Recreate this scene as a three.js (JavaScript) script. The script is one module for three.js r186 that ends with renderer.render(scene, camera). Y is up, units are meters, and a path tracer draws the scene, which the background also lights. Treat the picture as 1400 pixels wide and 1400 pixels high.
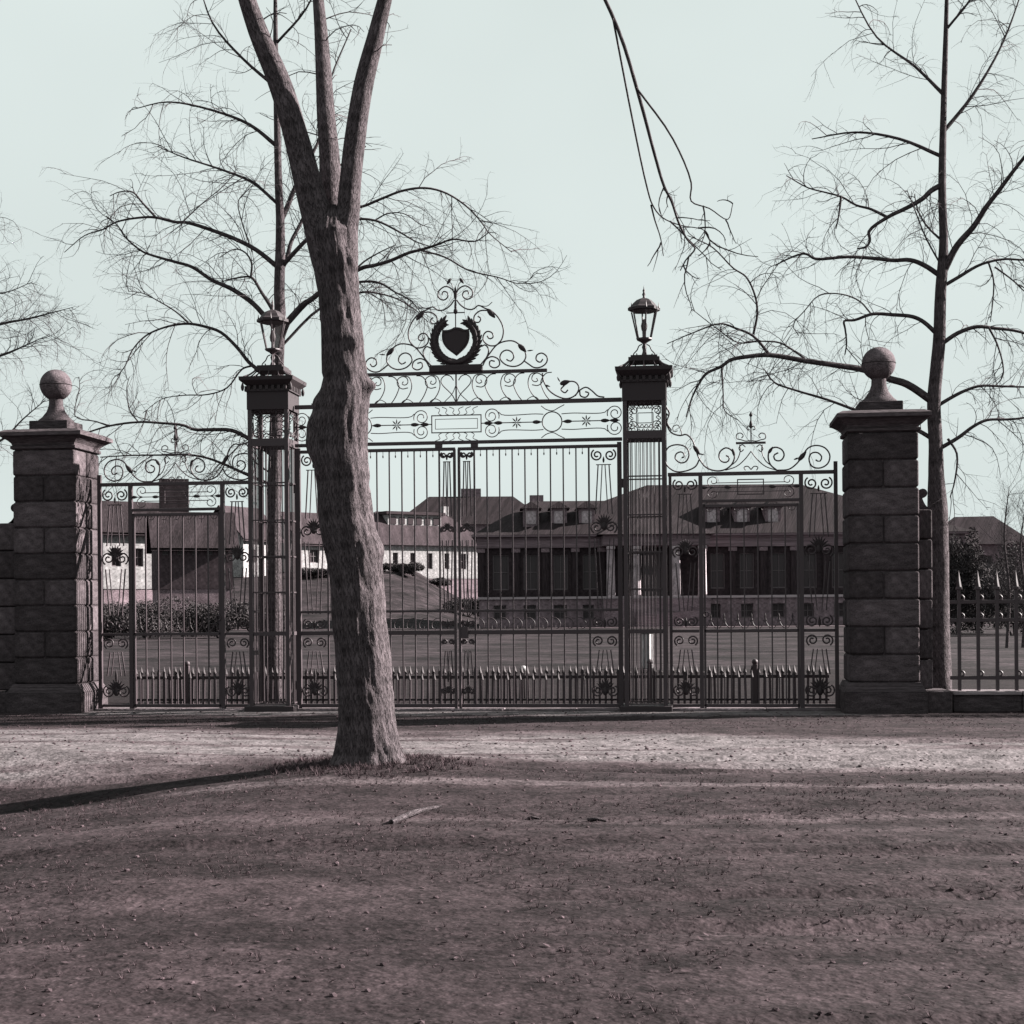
import * as THREE from 'three';
import { RoundedBoxGeometry } from 'three/addons/geometries/RoundedBoxGeometry.js';
import { mergeGeometries } from 'three/addons/utils/BufferGeometryUtils.js';

// ---------------------------------------------------------------- camera, sky, sun, exposure
const scene = new THREE.Scene();
const F = 2117.34, YAW = 6.9177 * Math.PI / 180, ROLL = -0.4461 * Math.PI / 180, CX = 3.3253, CY = 1.4064, CZ = 21.185, V0 = 831.27;
const camera = new THREE.PerspectiveCamera(2 * Math.atan(700 / F) * 180 / Math.PI, 1, 0.1, 3000);
camera.position.set(CX, CY, CZ);
camera.rotation.order = 'YXZ';
camera.rotation.set(0, YAW, ROLL);
camera.setViewOffset(1400, 1400, 0, 700 - V0, 1400, 1400);
const renderer = new THREE.WebGLRenderer({ antialias: true });
renderer.setSize(1024, 1024);
renderer.toneMapping = THREE.LinearToneMapping;
renderer.toneMappingExposure = 5.4;
renderer.shadowMap.enabled = true;

// seeded random and value noise
function rng(seed) { let s = seed >>> 0; return () => { s = (s + 0x6D2B79F5) | 0; let t = Math.imul(s ^ (s >>> 15), 1 | s); t = (t + Math.imul(t ^ (t >>> 7), 61 | t)) ^ t; return ((t ^ (t >>> 14)) >>> 0) / 4294967296; }; }
const NT = new Float32Array(65536); { const r = rng(77); for (let i = 0; i < 65536; i++) NT[i] = r(); }
function vn(x, y, per = 256) {
  const xi = Math.floor(x), yi = Math.floor(y); let fx = x - xi, fy = y - yi; fx = fx * fx * (3 - 2 * fx); fy = fy * fy * (3 - 2 * fy);
  const m = (a) => ((a % per) + per) % per, x0 = m(xi), x1 = m(xi + 1), y0 = m(yi) * 256, y1 = m(yi + 1) * 256;
  const a = NT[x0 + y0], b = NT[x1 + y0], c = NT[x0 + y1], d = NT[x1 + y1];
  return a + (b - a) * fx + (c - a) * fy + (a - b - c + d) * fx * fy;
}
function fbm(x, y, o = 4, per = 256) { let s = 0, a = 0.5, n = 0; for (let i = 0; i < o; i++) { s += a * vn(x + i * 17, y + i * 31, per); n += a; a *= 0.5; x *= 2; y *= 2; per = Math.min(256, per * 2); } return s / n; }
const smooth = (a, b, x) => { const t = Math.min(1, Math.max(0, (x - a) / (b - a))); return t * t * (3 - 2 * t); };
const lerp = (a, b, t) => a + (b - a) * t;

{ // the pale, even winter sky
  const w = 512, h = 256, d = new Float32Array(w * h * 4);
  for (let y = 0; y < h; y++) for (let x = 0; x < w; x++) {
    const k = 1.045 + 0.16 * (fbm(x / 16, y / 8, 5, 32) - 0.5), i = (y * w + x) * 4;
    d[i] = 0.125 * k; d[i + 1] = 0.139 * k; d[i + 2] = 0.136 * k; d[i + 3] = 1;
  }
  const t = new THREE.DataTexture(d, w, h, THREE.RGBAFormat, THREE.FloatType);
  t.mapping = THREE.EquirectangularReflectionMapping; t.magFilter = THREE.LinearFilter; t.needsUpdate = true;
  scene.background = t; scene.environment = t;
}
const SUN_AZ = 20 * Math.PI / 180, SUN_EL = 26 * Math.PI / 180;   // right of the gate and a little behind it
const sun = new THREE.DirectionalLight(new THREE.Color(1, 0.955, 0.91), 5);
sun.position.set(Math.cos(SUN_AZ) * Math.cos(SUN_EL), Math.sin(SUN_EL), -Math.sin(SUN_AZ) * Math.cos(SUN_EL)).multiplyScalar(60);
sun.castShadow = true; sun.shadow.mapSize.set(4096, 4096);
Object.assign(sun.shadow.camera, { left: -45, right: 45, top: 45, bottom: -45, near: 1, far: 220 });
scene.add(sun); scene.add(sun.target);

// ---------------------------------------------------------------- pixels to directions
const FWD = new THREE.Vector3(-Math.sin(YAW), 0, -Math.cos(YAW)), RGT = new THREE.Vector3(Math.cos(YAW), 0, -Math.sin(YAW));
const cR = Math.cos(ROLL), sR = Math.sin(ROLL);
function ray(px, py) { const u2 = px - 700, v2 = py - V0, u = cR * u2 + sR * v2, v = -sR * u2 + cR * v2; return new THREE.Vector3(FWD.x * F + RGT.x * u, -v, FWD.z * F + RGT.z * u); }
const EYE = new THREE.Vector3(CX, CY, CZ);
function onZ(px, py, z = 0) { const d = ray(px, py); return d.multiplyScalar((z - CZ) / d.z).add(EYE); }
function atF(px, py, fw) { return ray(px, py).multiplyScalar(fw / F).add(EYE); }
function onGround(px, py, y = 0) { const d = ray(px, py); return d.multiplyScalar((y - CY) / d.y).add(EYE); }
const Yg = (px, py) => onZ(px, py).y;

// ---------------------------------------------------------------- building helpers
const taken = {};
function numbered(n) { if (!(n in taken)) { taken[n] = 0; return n; } taken[n]++; return n + '_' + String(taken[n]).padStart(3, '0'); }
function thing(name, label, category, [x, y, z] = [0, 0, 0], group) {
  const o = new THREE.Group(); o.name = numbered(name); o.position.set(x, y, z); scene.add(o);
  o.userData.label = label; o.userData.category = category; if (group) o.userData.group = group; return o;
}
function part(name, geo, mat, parent, p, r) {
  const m = new THREE.Mesh(geo, mat); m.name = name; m.castShadow = m.receiveShadow = true;
  if (p) m.position.set(...p); if (r) m.rotation.set(...r);
  parent.add(m); return m;
}
function structure(name, geo, mat) { const m = part(numbered(name), geo, mat, scene); m.userData.kind = 'structure'; m.userData.label = name; return m; }
function stuff(m) { m.userData.kind = 'stuff'; return m; }
const V = (x, y, z = 0) => new THREE.Vector3(x, y, z);
function box(w, h, d, x = 0, y = 0, z = 0) { const g = new THREE.BoxGeometry(w, h, d); g.translate(x, y, z); return g; }
function rbox(w, h, d, r, x = 0, y = 0, z = 0, seg = 1) { const g = new RoundedBoxGeometry(w, h, d, seg, r); g.translate(x, y, z); return g; }
function tube(pts, r, rad = 5, seg) { const c = new THREE.CatmullRomCurve3(pts, false, 'centripetal'); return new THREE.TubeGeometry(c, seg || Math.max(8, pts.length * 3), r, rad, false); }
function bar(a, b, w, d = w) { // straight square bar between two points in a plane of constant z
  const L = a.distanceTo(b), g = new THREE.BoxGeometry(w, L, d); g.rotateZ(Math.atan2(b.y - a.y, b.x - a.x) - Math.PI / 2); g.translate((a.x + b.x) / 2, (a.y + b.y) / 2, (a.z + b.z) / 2); return g;
}
// tapering limb through points with radii, capped at its end
function limb(pts, rads, rad = 7, step = 3, wob = 0, seed = 1) {
  const c = new THREE.CatmullRomCurve3(pts, false, 'centripetal'), n = Math.max(4, (pts.length - 1) * step);
  const P = [], N = [], U = [], I = []; const T = new THREE.Vector3(), up = V(0, 0, 1), A = new THREE.Vector3(), B = new THREE.Vector3(); let len = 0, last = null;
  for (let i = 0; i <= n; i++) {
    const t = i / n, ct = t * (pts.length - 1), k = Math.min(pts.length - 2, Math.floor(ct)); const p = c.getPoint(t); c.getTangent(t, T);
    if (last) len += p.distanceTo(last); last = p.clone();
    const r = lerp(rads[Math.min(k, rads.length - 1)], rads[Math.min(k + 1, rads.length - 1)], ct - k);
    A.crossVectors(T, Math.abs(T.z) > 0.9 ? V(1, 0, 0) : up).normalize(); B.crossVectors(T, A).normalize();
    for (let j = 0; j <= rad; j++) {
      const a = j / rad * Math.PI * 2, ca = Math.cos(a), sa = Math.sin(a), rr = wob ? r * (1 + wob * (fbm(ca * 1.6 + 40 + seed * 7, sa * 1.6 + len * 1.6 + 40, 3) - 0.5) * 2) : r;
      P.push(p.x + (A.x * ca + B.x * sa) * rr, p.y + (A.y * ca + B.y * sa) * rr, p.z + (A.z * ca + B.z * sa) * rr);
      U.push(j / rad * Math.max(1, Math.round(rads[0] * 14)), len * 1.7);
    }
  }
  for (let i = 0; i < n; i++) for (let j = 0; j < rad; j++) { const a = i * (rad + 1) + j, b = a + rad + 1; I.push(a, a + 1, b, b, a + 1, b + 1); }
  const g = new THREE.BufferGeometry(); g.setAttribute('position', new THREE.Float32BufferAttribute(P, 3)); g.setAttribute('uv', new THREE.Float32BufferAttribute(U, 2)); g.setIndex(I); g.computeVertexNormals(); return g;
}

// ---------------------------------------------------------------- materials
const lin = (r, g, b) => new THREE.Color().setRGB(r, g, b);
const dusk = (v, k = 1) => lin(v * (1 + 0.17 * k), v * (1 - 0.12 * k), v * (1 - 0.01 * k));   // the print's warm purple-brown pigment
function tex(w, h, f, srgb, rx = 1, ry = 1) {
  const d = new Uint8Array(w * h * 4);
  for (let y = 0; y < h; y++) for (let x = 0; x < w; x++) { const c = f(x / w, y / h), i = (y * w + x) * 4; if (typeof c === 'number') { d[i] = d[i + 1] = d[i + 2] = Math.max(0, Math.min(255, c * 255)); } else for (let k = 0; k < 3; k++) d[i + k] = Math.max(0, Math.min(255, c[k] * 255)); d[i + 3] = 255; }
  const t = new THREE.DataTexture(d, w, h, THREE.RGBAFormat); t.wrapS = t.wrapT = THREE.RepeatWrapping; t.magFilter = THREE.LinearFilter; t.minFilter = THREE.LinearMipmapLinearFilter; t.generateMipmaps = true; t.repeat.set(rx, ry);
  if (srgb) t.colorSpace = THREE.SRGBColorSpace; t.needsUpdate = true; return t;
}
const stoneMap = tex(256, 256, (x, y) => 0.55 + 0.3 * fbm(x * 8, y * 8, 5, 8) + 0.32 * (fbm(x * 3 + 7, y * 3, 4, 3) - 0.5) + 0.3 * (vn(x * 96, y * 96, 96) - 0.5), true);
const stoneBump = tex(256, 256, (x, y) => fbm(x * 12, y * 12, 5, 12) * 0.7 + 0.3 * vn(x * 80, y * 80, 80));
const barkMap = tex(256, 512, (x, y) => { const f = fbm(x * 16, y * 16, 5, 16), c = Math.abs(vn(x * 40 + f * 3, y * 16 + f * 2, 8) - 0.5) * 2, p = fbm(x * 4 + 9, y * 4, 3, 4); return 0.62 + 0.35 * (f - 0.5) + 0.25 * (p - 0.5) + 0.2 * smooth(0, 0.3, c) - 0.12 + 0.2 * (vn(x * 64, y * 24, 8) - 0.5); }, true);
const barkBump = tex(256, 512, (x, y) => (() => { const f = fbm(x * 16, y * 16, 5, 16), c = Math.abs(vn(x * 40 + f * 3, y * 16 + f * 2, 8) - 0.5) * 2; return 0.55 * f + 0.4 * smooth(0, 0.35, c); })());
const grit = tex(1024, 1024, (x, y) => { const a = fbm(x * 12, y * 12, 6, 12), b = vn(x * 200, y * 200, 200), c = fbm(x * 64, y * 64, 3, 64); return 0.5 + 0.34 * (a - 0.5) + 0.4 * (c - 0.5) + 0.2 * (b - 0.5) + (b > 0.9 ? 0.13 : 0) + 0.22; }, true);
const gritBump = tex(1024, 1024, (x, y) => 0.5 * fbm(x * 16, y * 16, 5, 16) + 0.5 * fbm(x * 80, y * 80, 3, 80));
const lawnMap = tex(512, 512, (x, y) => 0.55 + 0.55 * (fbm(x * 20, y * 20, 5, 20) - 0.5) + 0.6 * (fbm(x * 4 + 5, y * 4, 4, 4) - 0.5) + 0.3 * (vn(x * 128, y * 128, 128) - 0.5), true);
const std = (o) => new THREE.MeshPhysicalMaterial({ specularIntensity: (o.roughness ?? 1) > 0.8 ? 0.12 : 1, ...o });   // dusty, rough matter hardly mirrors
const stoneTones = [0.085, 0.11, 0.07, 0.125].map((v) => std({ color: dusk(v, 0.75), map: stoneMap, bumpMap: stoneBump, bumpScale: 0.012, roughness: 0.95 }));
const iron = std({ color: dusk(0.038), roughness: 0.5, specularIntensity: 0.4 });
const ironMatt = std({ color: dusk(0.024), roughness: 0.65, specularIntensity: 0.35 });
const bark = std({ color: dusk(0.12, 0.7), map: barkMap, bumpMap: barkBump, bumpScale: 0.014, roughness: 0.95 });
const twigMat = std({ color: dusk(0.055, 0.6), roughness: 0.9 });
const glassMat = new THREE.MeshPhysicalMaterial({ color: 0xffffff, transmission: 1, thickness: 0, roughness: 0.08, ior: 1.45 });

// ---------------------------------------------------------------- ground
const treeP = onGround(505, 1056);
function height(x, z) {
  let y = 0;
  if (z > -1) {
    const dx = x - treeP.x, dz = z - treeP.z, w = smooth(2.2, 5.5, z);
    y += 0.11 * Math.exp(-(dx * dx + dz * dz) / 1.1);
    y -= w * smooth(0.2, 3.4, treeP.x - x) * (0.075 + 0.17 * Math.max(-0.9, Math.min(1.0, z - 8.15)));
    y -= 0.12 * smooth(9, 16, z);
    y += w * 0.05 * (fbm(x * 0.5 + 9, z * 1.3 + 50, 3) - 0.5) + 0.02 * (fbm(x * 3 + 5, z * 4 + 9, 3) - 0.5) * smooth(0.2, 1.6, z);
    y -= 0.035 * w * smooth(0.62, 0.8, fbm(x * 0.16 + 3.3, z * 2.6 + x * 0.25, 2));
  }
  return y;
}
const farHeight = (x, z) => { const fw = (x - CX) * FWD.x + (z - CZ) * FWD.z, u = ((x - CX) * RGT.x + (z - CZ) * RGT.z) / Math.max(1, fw); return 6.2 * smooth(110, 190, fw) * smooth(-0.005, -0.07, u) + 16 * smooth(230, 480, fw) * smooth(0.0, -0.1, u); };
function sheet(x0, x1, z0, z1, nx, nz, hf, color, uvs = 1) {
  const P = [], U = [], C = [], I = [], c = new THREE.Color();
  for (let j = 0; j <= nz; j++) for (let i = 0; i <= nx; i++) { const x = lerp(x0, x1, i / nx), z = lerp(z0, z1, j / nz); P.push(x, hf(x, z), z); U.push(x * uvs, z * uvs); if (color) { color(x, z, c); C.push(c.r, c.g, c.b); } }
  for (let j = 0; j < nz; j++) for (let i = 0; i < nx; i++) { const a = j * (nx + 1) + i, b = a + nx + 1; I.push(a, b, a + 1, a + 1, b, b + 1); }
  const g = new THREE.BufferGeometry(); g.setAttribute('position', new THREE.Float32BufferAttribute(P, 3)); g.setAttribute('uv', new THREE.Float32BufferAttribute(U, 2)); if (color) g.setAttribute('color', new THREE.Float32BufferAttribute(C, 3)); g.setIndex(I); g.computeVertexNormals(); return g;
}
// pale trodden gravel band crossing in front of the gate, with wheel streaks of earth
function gravel(x, z) {
  const n = fbm(x * 0.35 + 20, z * 1.1 + 20, 4) - 0.5, s = fbm(x * 0.22 + 60, z * 3.2 + x * 0.35 + 60, 4) - 0.5, f = fbm(x * 3 + 11, z * 5 + 7, 3) - 0.5;
  const zc = 5.7 + (x < -0.5 ? 0.5 * smooth(-0.5, -4, x) : 0) + 0.5 * smooth(2, 6, x), hw = 1.6 + 0.55 * smooth(-0.5, -4, x);
  let m = smooth(hw + 0.55, hw - 0.55, Math.abs(z - zc) + n * 1.7 + f * 0.5);
  m *= 1 - 0.75 * smooth(0.06, 0.16, s);
  m = Math.max(m, 0.5 * smooth(0.08, 0.2, s + n * 0.3) * smooth(13, 8, z) * smooth(3.5, 6, z));
  m = Math.max(m, 1.0 * smooth(1.05, 0.6, Math.abs(z - 0.25) + n * 0.5 + f * 0.9) * smooth(6.4, 4.9, Math.abs(x)));
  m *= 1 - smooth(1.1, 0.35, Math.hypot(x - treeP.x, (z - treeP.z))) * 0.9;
  return Math.min(1, m);
}
const soil = (x, z, c) => {
  const m = gravel(x, z), n = fbm(x * 1.1 + 3, z * 2.2 + 8, 4), p = fbm(x * 6, z * 9, 3);
  const st = fbm(x * 0.3 + 31, z * 4.5 + x * 0.5, 4), e = 0.036 * (0.1 + 0.6 * n + 1.15 * st) * (0.75 + 0.5 * p), pale = 0.165 * (0.8 + 0.35 * n);
  const v = lerp(e, pale, m), t = lerp(1, 0.45, m); c.setRGB(v * (1 + 0.22 * t), v * (1 - 0.12 * t), v * (1 - 0.03 * t));
};
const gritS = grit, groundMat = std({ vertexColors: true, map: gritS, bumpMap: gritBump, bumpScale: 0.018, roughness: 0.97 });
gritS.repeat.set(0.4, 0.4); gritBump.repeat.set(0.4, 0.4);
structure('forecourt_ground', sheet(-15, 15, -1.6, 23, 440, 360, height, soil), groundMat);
{ const lm = lawnMap.clone(); lm.repeat.set(0.12, 0.12); lm.needsUpdate = true;
  const sink = (x, z) => (z > -1.7 && Math.abs(x) < 15.2 ? -0.9 : farHeight(x, z) - 0.004);
  const g = sheet(-700, 700, -900, 60, 280, 192, sink, null);
  structure('lawn', g, std({ color: dusk(0.05), map: lm, bumpMap: lm, bumpScale: 0.03, roughness: 1 })); }
structure('drive', sheet(-30, 30, -13.5, -1.6, 60, 24, (x, z) => 0.004 + 0.0 * x, (x, z, c) => { const n = fbm(x * 0.8 + 5, z * 1.6, 4); const v = 0.011 + 0.014 * n; c.setRGB(v * 1.22, v * 0.87, v * 0.97); }), groundMat);
structure('house_path', sheet(-40, 45, -88.5, -84, 40, 4, () => 0.02, null), std({ color: dusk(0.16), map: lawnMap, roughness: 1 }));

// ---------------------------------------------------------------- ironwork helpers (gate plane z = 0)
const R_S = 0.0105;
function spiralPts(cx, cy, r0, r1, a0, a1, n = 16) { const o = []; for (let i = 0; i <= n; i++) { const t = i / n, a = lerp(a0, a1, t) * Math.PI / 180, r = lerp(r0, r1, t); o.push([cx + r * Math.cos(a), cy + r * Math.sin(a)]); } return o; }
const toV = (a, z = 0) => a.map(([x, y]) => V(x, y, z));
function curveXY(g, pts, { r = R_S, z = 0, name = 'scroll' } = {}) { return part(name, tube(toV(pts, z), r, 5, Math.max(10, pts.length * 3)), iron, g); }
const budGeo = (() => { const g = new THREE.SphereGeometry(1, 8, 6), p = g.attributes.position; for (let i = 0; i < p.count; i++) { const y = p.getY(i), k = 1 - 0.45 * Math.max(0, y); p.setX(i, p.getX(i) * k); p.setZ(i, p.getZ(i) * k); } g.computeVertexNormals(); return g; })();
function bud(g, x, y, len, wid, ang = 90, name = 'leaf') { const m = part(name, budGeo, ironMatt, g, [x, y, 0], [0, 0, (ang - 90) * Math.PI / 180]); m.scale.set(wid / 2, len / 2, wid * 0.35); return m; }
const px2 = (list, ox, oy, k) => list.map(([x, y]) => { const p = onZ(ox + x / k, oy + y / k); return [p.x, p.y]; });
const mir = (l) => l.map(([x, y]) => [-x, y]);
function both(g, pts, o) { curveXY(g, pts, o); curveXY(g, mir(pts), o); }
function budBoth(g, x, y, len, wid, ang) { bud(g, x, y, len, wid, ang); bud(g, -x, y, len, wid, 180 - ang); }

// lyre panel: paired scrolls, splayed thin rods, a leafy burst, more rods, scrolls at the lock rail and a palmette at the foot
function pairScrolls(g, xc, y, r, hw, flip = 1) {
  for (const s of [-1, 1]) { const cx = xc + s * hw * 0.48; curveXY(g, [...spiralPts(0, 0, r, r * 0.2, flip * 60, flip * (60 - 560), 22)].map(([a, b]) => [cx + s * a, y + b]), { r: 0.0115 }); }
}
function rods(g, xc, yT, yB, hT, hB) { for (const s of [-1, 1]) { part('rod', bar(V(xc + s * hT, yT), V(xc + s * hB, yB), 0.016), iron, g); part('rod', bar(V(xc + s * (hT - 0.055), yT), V(xc + s * (hB - 0.06), yB), 0.013), iron, g); } }
function burst(g, xc, y, r) { for (let k = 0; k < 9; k++) { const a = 20 + k * 17.5; bud(g, xc + Math.cos(a * Math.PI / 180) * r * 0.62, y + Math.sin(a * Math.PI / 180) * r * 0.8, r * 0.9, r * 0.2, a); } bud(g, xc, y, r * 0.9, r * 0.6, 90); }
function lyre(g, x0, x1, yTop, midFrac, railY = 1.0745, botY = 0.0624) {
  const xc = (x0 + x1) / 2, hw = Math.abs(x1 - x0) / 2, r = hw * 0.44, yB = lerp(yTop, railY, midFrac);
  pairScrolls(g, xc, yTop - r - 0.04, r, hw); bud(g, xc, yTop - r * 1.9 - 0.03, 0.09, 0.03);
  part('rod', bar(V(xc - hw * 0.55, yTop - 2 * r - 0.09), V(xc + hw * 0.55, yTop - 2 * r - 0.09), 0.012), iron, g);
  rods(g, xc, yTop - 2 * r - 0.09, yB + 0.16, hw * 0.4, hw * 0.62);
  pairScrolls(g, xc, yB - 0.02, r * 1.05, hw * 1.06, -1); burst(g, xc, yB, hw * 0.72);
  rods(g, xc, yB - 0.17, railY + 0.27, hw * 0.72, hw * 0.45);
  pairScrolls(g, xc, railY + 0.13, r * 0.92, hw); bud(g, xc, railY + 0.12, 0.14, 0.04);
  pairScrolls(g, xc, railY - 0.13, r * 0.92, hw, -1);
  rods(g, xc, railY - 0.25, botY + 0.42, hw * 0.42, hw * 0.66);
  pairScrolls(g, xc, botY + 0.2, r, hw * 1.1, 1); burst(g, xc, botY + 0.2, hw * 0.75); bud(g, xc, botY + 0.42, 0.2, 0.04);
}
const barGeoCache = {};
function vbar(g, x, y0, y1, w = 0.018, name = 'bar', d = w) { const k = [y0, y1, w, d].map((v) => v.toFixed(3)).join(); const geo = barGeoCache[k] || (barGeoCache[k] = box(w, y1 - y0, d, 0, (y0 + y1) / 2, 0)); return part(name, geo, iron, g, [x, 0, 0]); }
function hbar(g, x0, x1, y, h = 0.04, name = 'rail', d = 0.03, z = 0) { return part(name, rbox(Math.abs(x1 - x0), h, d, 0.006, (x0 + x1) / 2, y, z), iron, g); }
const spearGeo = (() => { const g = new THREE.ConeGeometry(0.022, 0.1, 4); g.translate(0, 0.05, 0); return g; })();
function dogBars(g, xs, botY, top) { for (const x of xs) { const b = vbar(g, x, botY, top, 0.016, 'dog_bar'); part('spear_tip', spearGeo, ironMatt, b, [0, top, 0]); } }

// ---------------------------------------------------------------- the double gate
const GY = { bot: 0.0624, rail: 1.0745, upper: Yg(720, 834.5), top: Yg(740, 611.5) }, GATE_HALF = 2.2885;
function gateLeaf(s) {
  const g = thing('gate_leaf', s < 0 ? 'tall wrought iron gate leaf half hidden behind the thick tree trunk' : 'tall wrought iron gate leaf hinged beside the pillar whose lantern glass is clear', 'gate', [0, 0, 0], 'leaves of the double gate');
  const X = (x) => s * x, xo = GATE_HALF - 0.02, xi = 0.018;
  vbar(g, X(xo - 0.02), -0.03 + 0.04, GY.top + 0.05, 0.06, 'stile', 0.06); vbar(g, X(xi + 0.014), 0.01, GY.top, 0.034, 'stile', 0.05);
  hbar(g, X(xi), X(xo), GY.top, 0.045, 'top_rail'); hbar(g, X(xi), X(xo), GY.upper, 0.034); hbar(g, X(xi), X(xo), GY.rail, 0.06, 'rail', 0.04); hbar(g, X(xi), X(xo), GY.bot, 0.05, 'bottom_rail', 0.04);
  const a = 0.245, b = 1.83, n = 9, xs = [];
  for (let i = 0; i <= n; i++) { const x = lerp(a, b, i / n); xs.push(x); vbar(g, X(x), GY.bot, GY.top, i % n ? 0.018 : 0.024, 'bar'); }
  for (let i = 0; i < n; i++) {
    const xm = (xs[i] + xs[i + 1]) / 2; dogBars(g, [X(xm)], GY.bot, 0.42);
    bud(g, X(xm), GY.top - 0.085, 0.05, 0.02, 90, 'drop'); part('rod', bar(V(X(xm), GY.top - 0.06), V(X(xm), GY.top - 0.02), 0.007), iron, g);
    curveXY(g, [[xs[i] + 0.01, GY.rail + 0.2], [xm - 0.02, GY.rail + 0.19], [xm + 0.03, GY.rail + 0.13], [xm + 0.02, GY.rail + 0.06], [xm - 0.03, GY.rail + 0.05], [xm - 0.035, GY.rail + 0.09]].map(([x, y]) => [X(x), y]), { r: 0.006 });
  }
  lyre(g, X(b + 0.015), X(xo - 0.05), GY.top, 0.43);
  // half lyre against the meeting stile
  lyre(g, X(xi + 0.025), X(a - 0.01), GY.top, 0.43);
  part('hinge', new THREE.CylinderGeometry(0.035, 0.035, 0.12, 8), iron, g, [X(xo + 0.012), 0.35, 0]); part('hinge', new THREE.CylinderGeometry(0.035, 0.035, 0.12, 8), iron, g, [X(xo + 0.012), 3.1, 0]);
  if (s > 0) { part('drop_bolt', box(0.03, 0.5, 0.03, 0, 0.27, 0.045), iron, g, [0.035, 0, 0]); part('lock_box', rbox(0.1, 0.16, 0.05, 0.01), iron, g, [0.1, GY.rail, 0.03]); }
  return g;
}
gateLeaf(-1); gateLeaf(1);

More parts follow.
